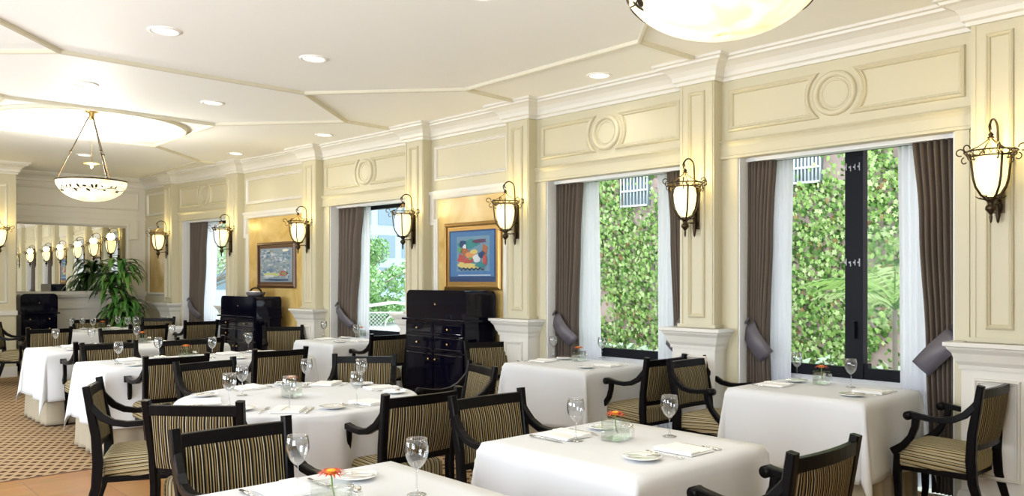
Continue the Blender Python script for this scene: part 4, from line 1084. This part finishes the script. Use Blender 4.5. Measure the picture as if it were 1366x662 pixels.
# arching palm outside the widest window
r = thing('garden_palm', 'yellow-green palm arching outside the right pane of the widest window', 'palm', (8.2, 3.38, -.25))
MB().tube([(0, 0, 0), (.02, 0, .6), (0, 0, 1.45)], [.035, .03, .025], 8).build('trunk', 'bark', r)
mb = MB()
for k in range(20):
    a = 2*PI*k/20+rnd.uniform(-.2, .2); c, s_ = math.cos(a), math.sin(a); el = rnd.uniform(.5, 1.35); L_ = rnd.uniform(.75, 1.1); x_, z_, an = 0, 1.45, el; pts = []
    for j in range(14):
        pts.append((c*x_, s_*x_, z_)); x_ += L_/13*math.cos(an); z_ += L_/13*math.sin(an); an -= (el+.5)/13
    mb.tube(pts, .006, 4, 'ivy2')
    for j in range(2, 14):
        p = pts[j]; ll = .24*math.sin(PI*(j/15+.05))+.05
        for sg in (-1, 1):
            q = (p[0]-s_*sg*ll*.7+c*ll*.5, p[1]+c*sg*ll*.7+s_*ll*.5, p[2]-ll*.25)
            mb.add([p, ((p[0]+q[0])/2, (p[1]+q[1])/2, (p[2]+q[2])/2+.02), q, ((p[0]+q[0])/2, (p[1]+q[1])/2+.012, (p[2]+q[2])/2-.006)], [(0, 1, 2, 3)], 'ivy3' if k % 2 else 'ivy1')
mb.build('fronds', None, r)
# trees beyond
def tree(x, y, h, rr, label, mats, n, zb=.8):
    r = thing('garden_tree', label, 'tree', (x, y, -.25))
    mb = MB(); mb.tube([(0, 0, 0), (.1, .05, h*.4), (0, 0, h*.8)], [.16, .11, .05], 8)
    for k in range(16):
        a = rnd.uniform(0, 6.3); z0 = h*rnd.uniform(.25, .6); mb.tube([(0, 0, z0), (rr*.5*math.cos(a), rr*.5*math.sin(a), z0+h*.12), (rr*.95*math.cos(a), rr*.95*math.sin(a), z0+h*.28)], [.045, .028, .01], 5)
    mb.build('trunk', 'bark', r)
    mb = MB(); cl = [(rnd.uniform(-1, 1)*rr*.7, rnd.uniform(-1, 1)*rr*.7, rnd.uniform(zb, h), rnd.uniform(.45, .8)) for _ in range(26)]
    for _ in range(n):
        c = rnd.choice(cl); v = Vector((rnd.gauss(0, 1), rnd.gauss(0, 1), rnd.gauss(0, 1))).normalized()*c[3]*rnd.uniform(.5, 1); s_ = rnd.uniform(.035, .075); a, b_ = rnd.uniform(0, 6), rnd.uniform(-1, 1)
        p = (c[0]+v.x, c[1]+v.y, c[2]+v.z)
        mb.add([(p[0]+s_*math.cos(a+q), p[1]+s_*math.sin(a+q)*.8, p[2]+s_*math.sin(q*1+b_)) for q in (0, 1.4, 3.1, 4.6)], [(0, 1, 2, 3)], rnd.choice(mats))
    o = mb.build('foliage', None, r); return r
tree(16.6, 27.6, 3.5, 2.9, 'leafy green tree outside the window left of the tall bureau', ['treeleaf', 'treeleaf2', 'treeleaf'], 16000, .2)
tree(13.5, 34.0, 4.2, 2.6, 'pale thin tree seen through the farthest window', ['treeleaf2', 'treeleaf2', 'sage'], 3500, 1.5)
# lattice pavilion under the tree
r = thing('garden_pavilion', 'white lattice pavilion with a pitched roof and a round opening', 'pavilion', (13.56, 20.1, -.45), math.radians(-32))
mb = MB(); wd, hh = 1.9, .82
for k in range(-36, 37):
    for sg in (-1, 1):
        x0 = k*.055*2; a0, b0 = x0-sg*hh/2, x0+sg*hh/2
        pts = []
        for q in range(0, 9):
            u = q/8; x = a0+(b0-a0)*u; z = .15+hh*u
            if -wd < x < wd and math.hypot(x, z-.62) > .24: pts.append((x, 0.01*sg, z))
            else:
                if len(pts) > 1: mb.tube(pts, .008, 4)
                pts = []
        if len(pts) > 1: mb.tube(pts, .008, 4)
mb.build('lattice', 'outwhite', r)
mb = MB(); mb.tube([(.25*math.cos(2*PI*k/24), 0, .62+.25*math.sin(2*PI*k/24)) for k in range(25)], .022, 6); mb.lathe([(.001, 0), (.2, .0)], n=20) if 0 else None; mb.build('round_opening_frame', 'outwhite', r)
mb = MB(); 
for x in (-wd, 0, wd): 
    if x: mb.box(x-.04, x+.04, -.04, .04, 0, 1.0)
mb.box(-wd, wd, -.03, .03, .95, 1.0); mb.box(-wd, wd, -.03, .03, .08, .15); mb.build('posts_and_rails', 'outwhite', r)
mb = MB(); mb.rings([[(x*(wd+.2), -.35, 1.0), (0, -.35, 1.27), (0, -.35, 1.24), (x*(wd+.2), -.35, .96)] for x in (1,)]+[[((wd+.2), 1.5, 1.0), (0, 1.5, 1.27), (0, 1.5, 1.24), ((wd+.2), 1.5, .96)]], smooth=False)
mb.rings([[(-(wd+.2), -.35, 1.0), (0, -.35, 1.27), (0, -.35, 1.24), (-(wd+.2), -.35, .96)], [(-(wd+.2), 1.5, 1.0), (0, 1.5, 1.27), (0, 1.5, 1.24), (-(wd+.2), 1.5, .96)]], smooth=False)
mb.build('roof', 'outgrey', r)
def building(x0, x1, y0, y1, h, mat, label, fx):
    r = thing('distant_building', label, 'building', (0, 0, 0)); MB().box(x0, x1, y0, y1, -.25, h).build('facade', mat, r)
    for k in range(4):
        for j in range(5):
            if fx: yv = y0+(y1-y0)*(j+.5)/5; zz = 1+k*(h-1)/4; MB().box(x0-.04, x0+.02, yv-.5, yv+.5, zz, zz+1.1).build('window', 'outglass', r)
            else: xv = x0+(x1-x0)*(j+.5)/5; zz = 1+k*(h-1)/4; MB().box(xv-.5, xv+.5, y0-.04, y0+.02, zz, zz+1.1).build('window', 'outglass', r)
    return r
building(19, 26, 34, 37, 7.4, 'bluegrey', 'pale blue-grey building rising behind the green tree', False)
building(11, 19, 40, 42, 5.2, 'outgrey', 'pale grey building beyond the farthest window', False)
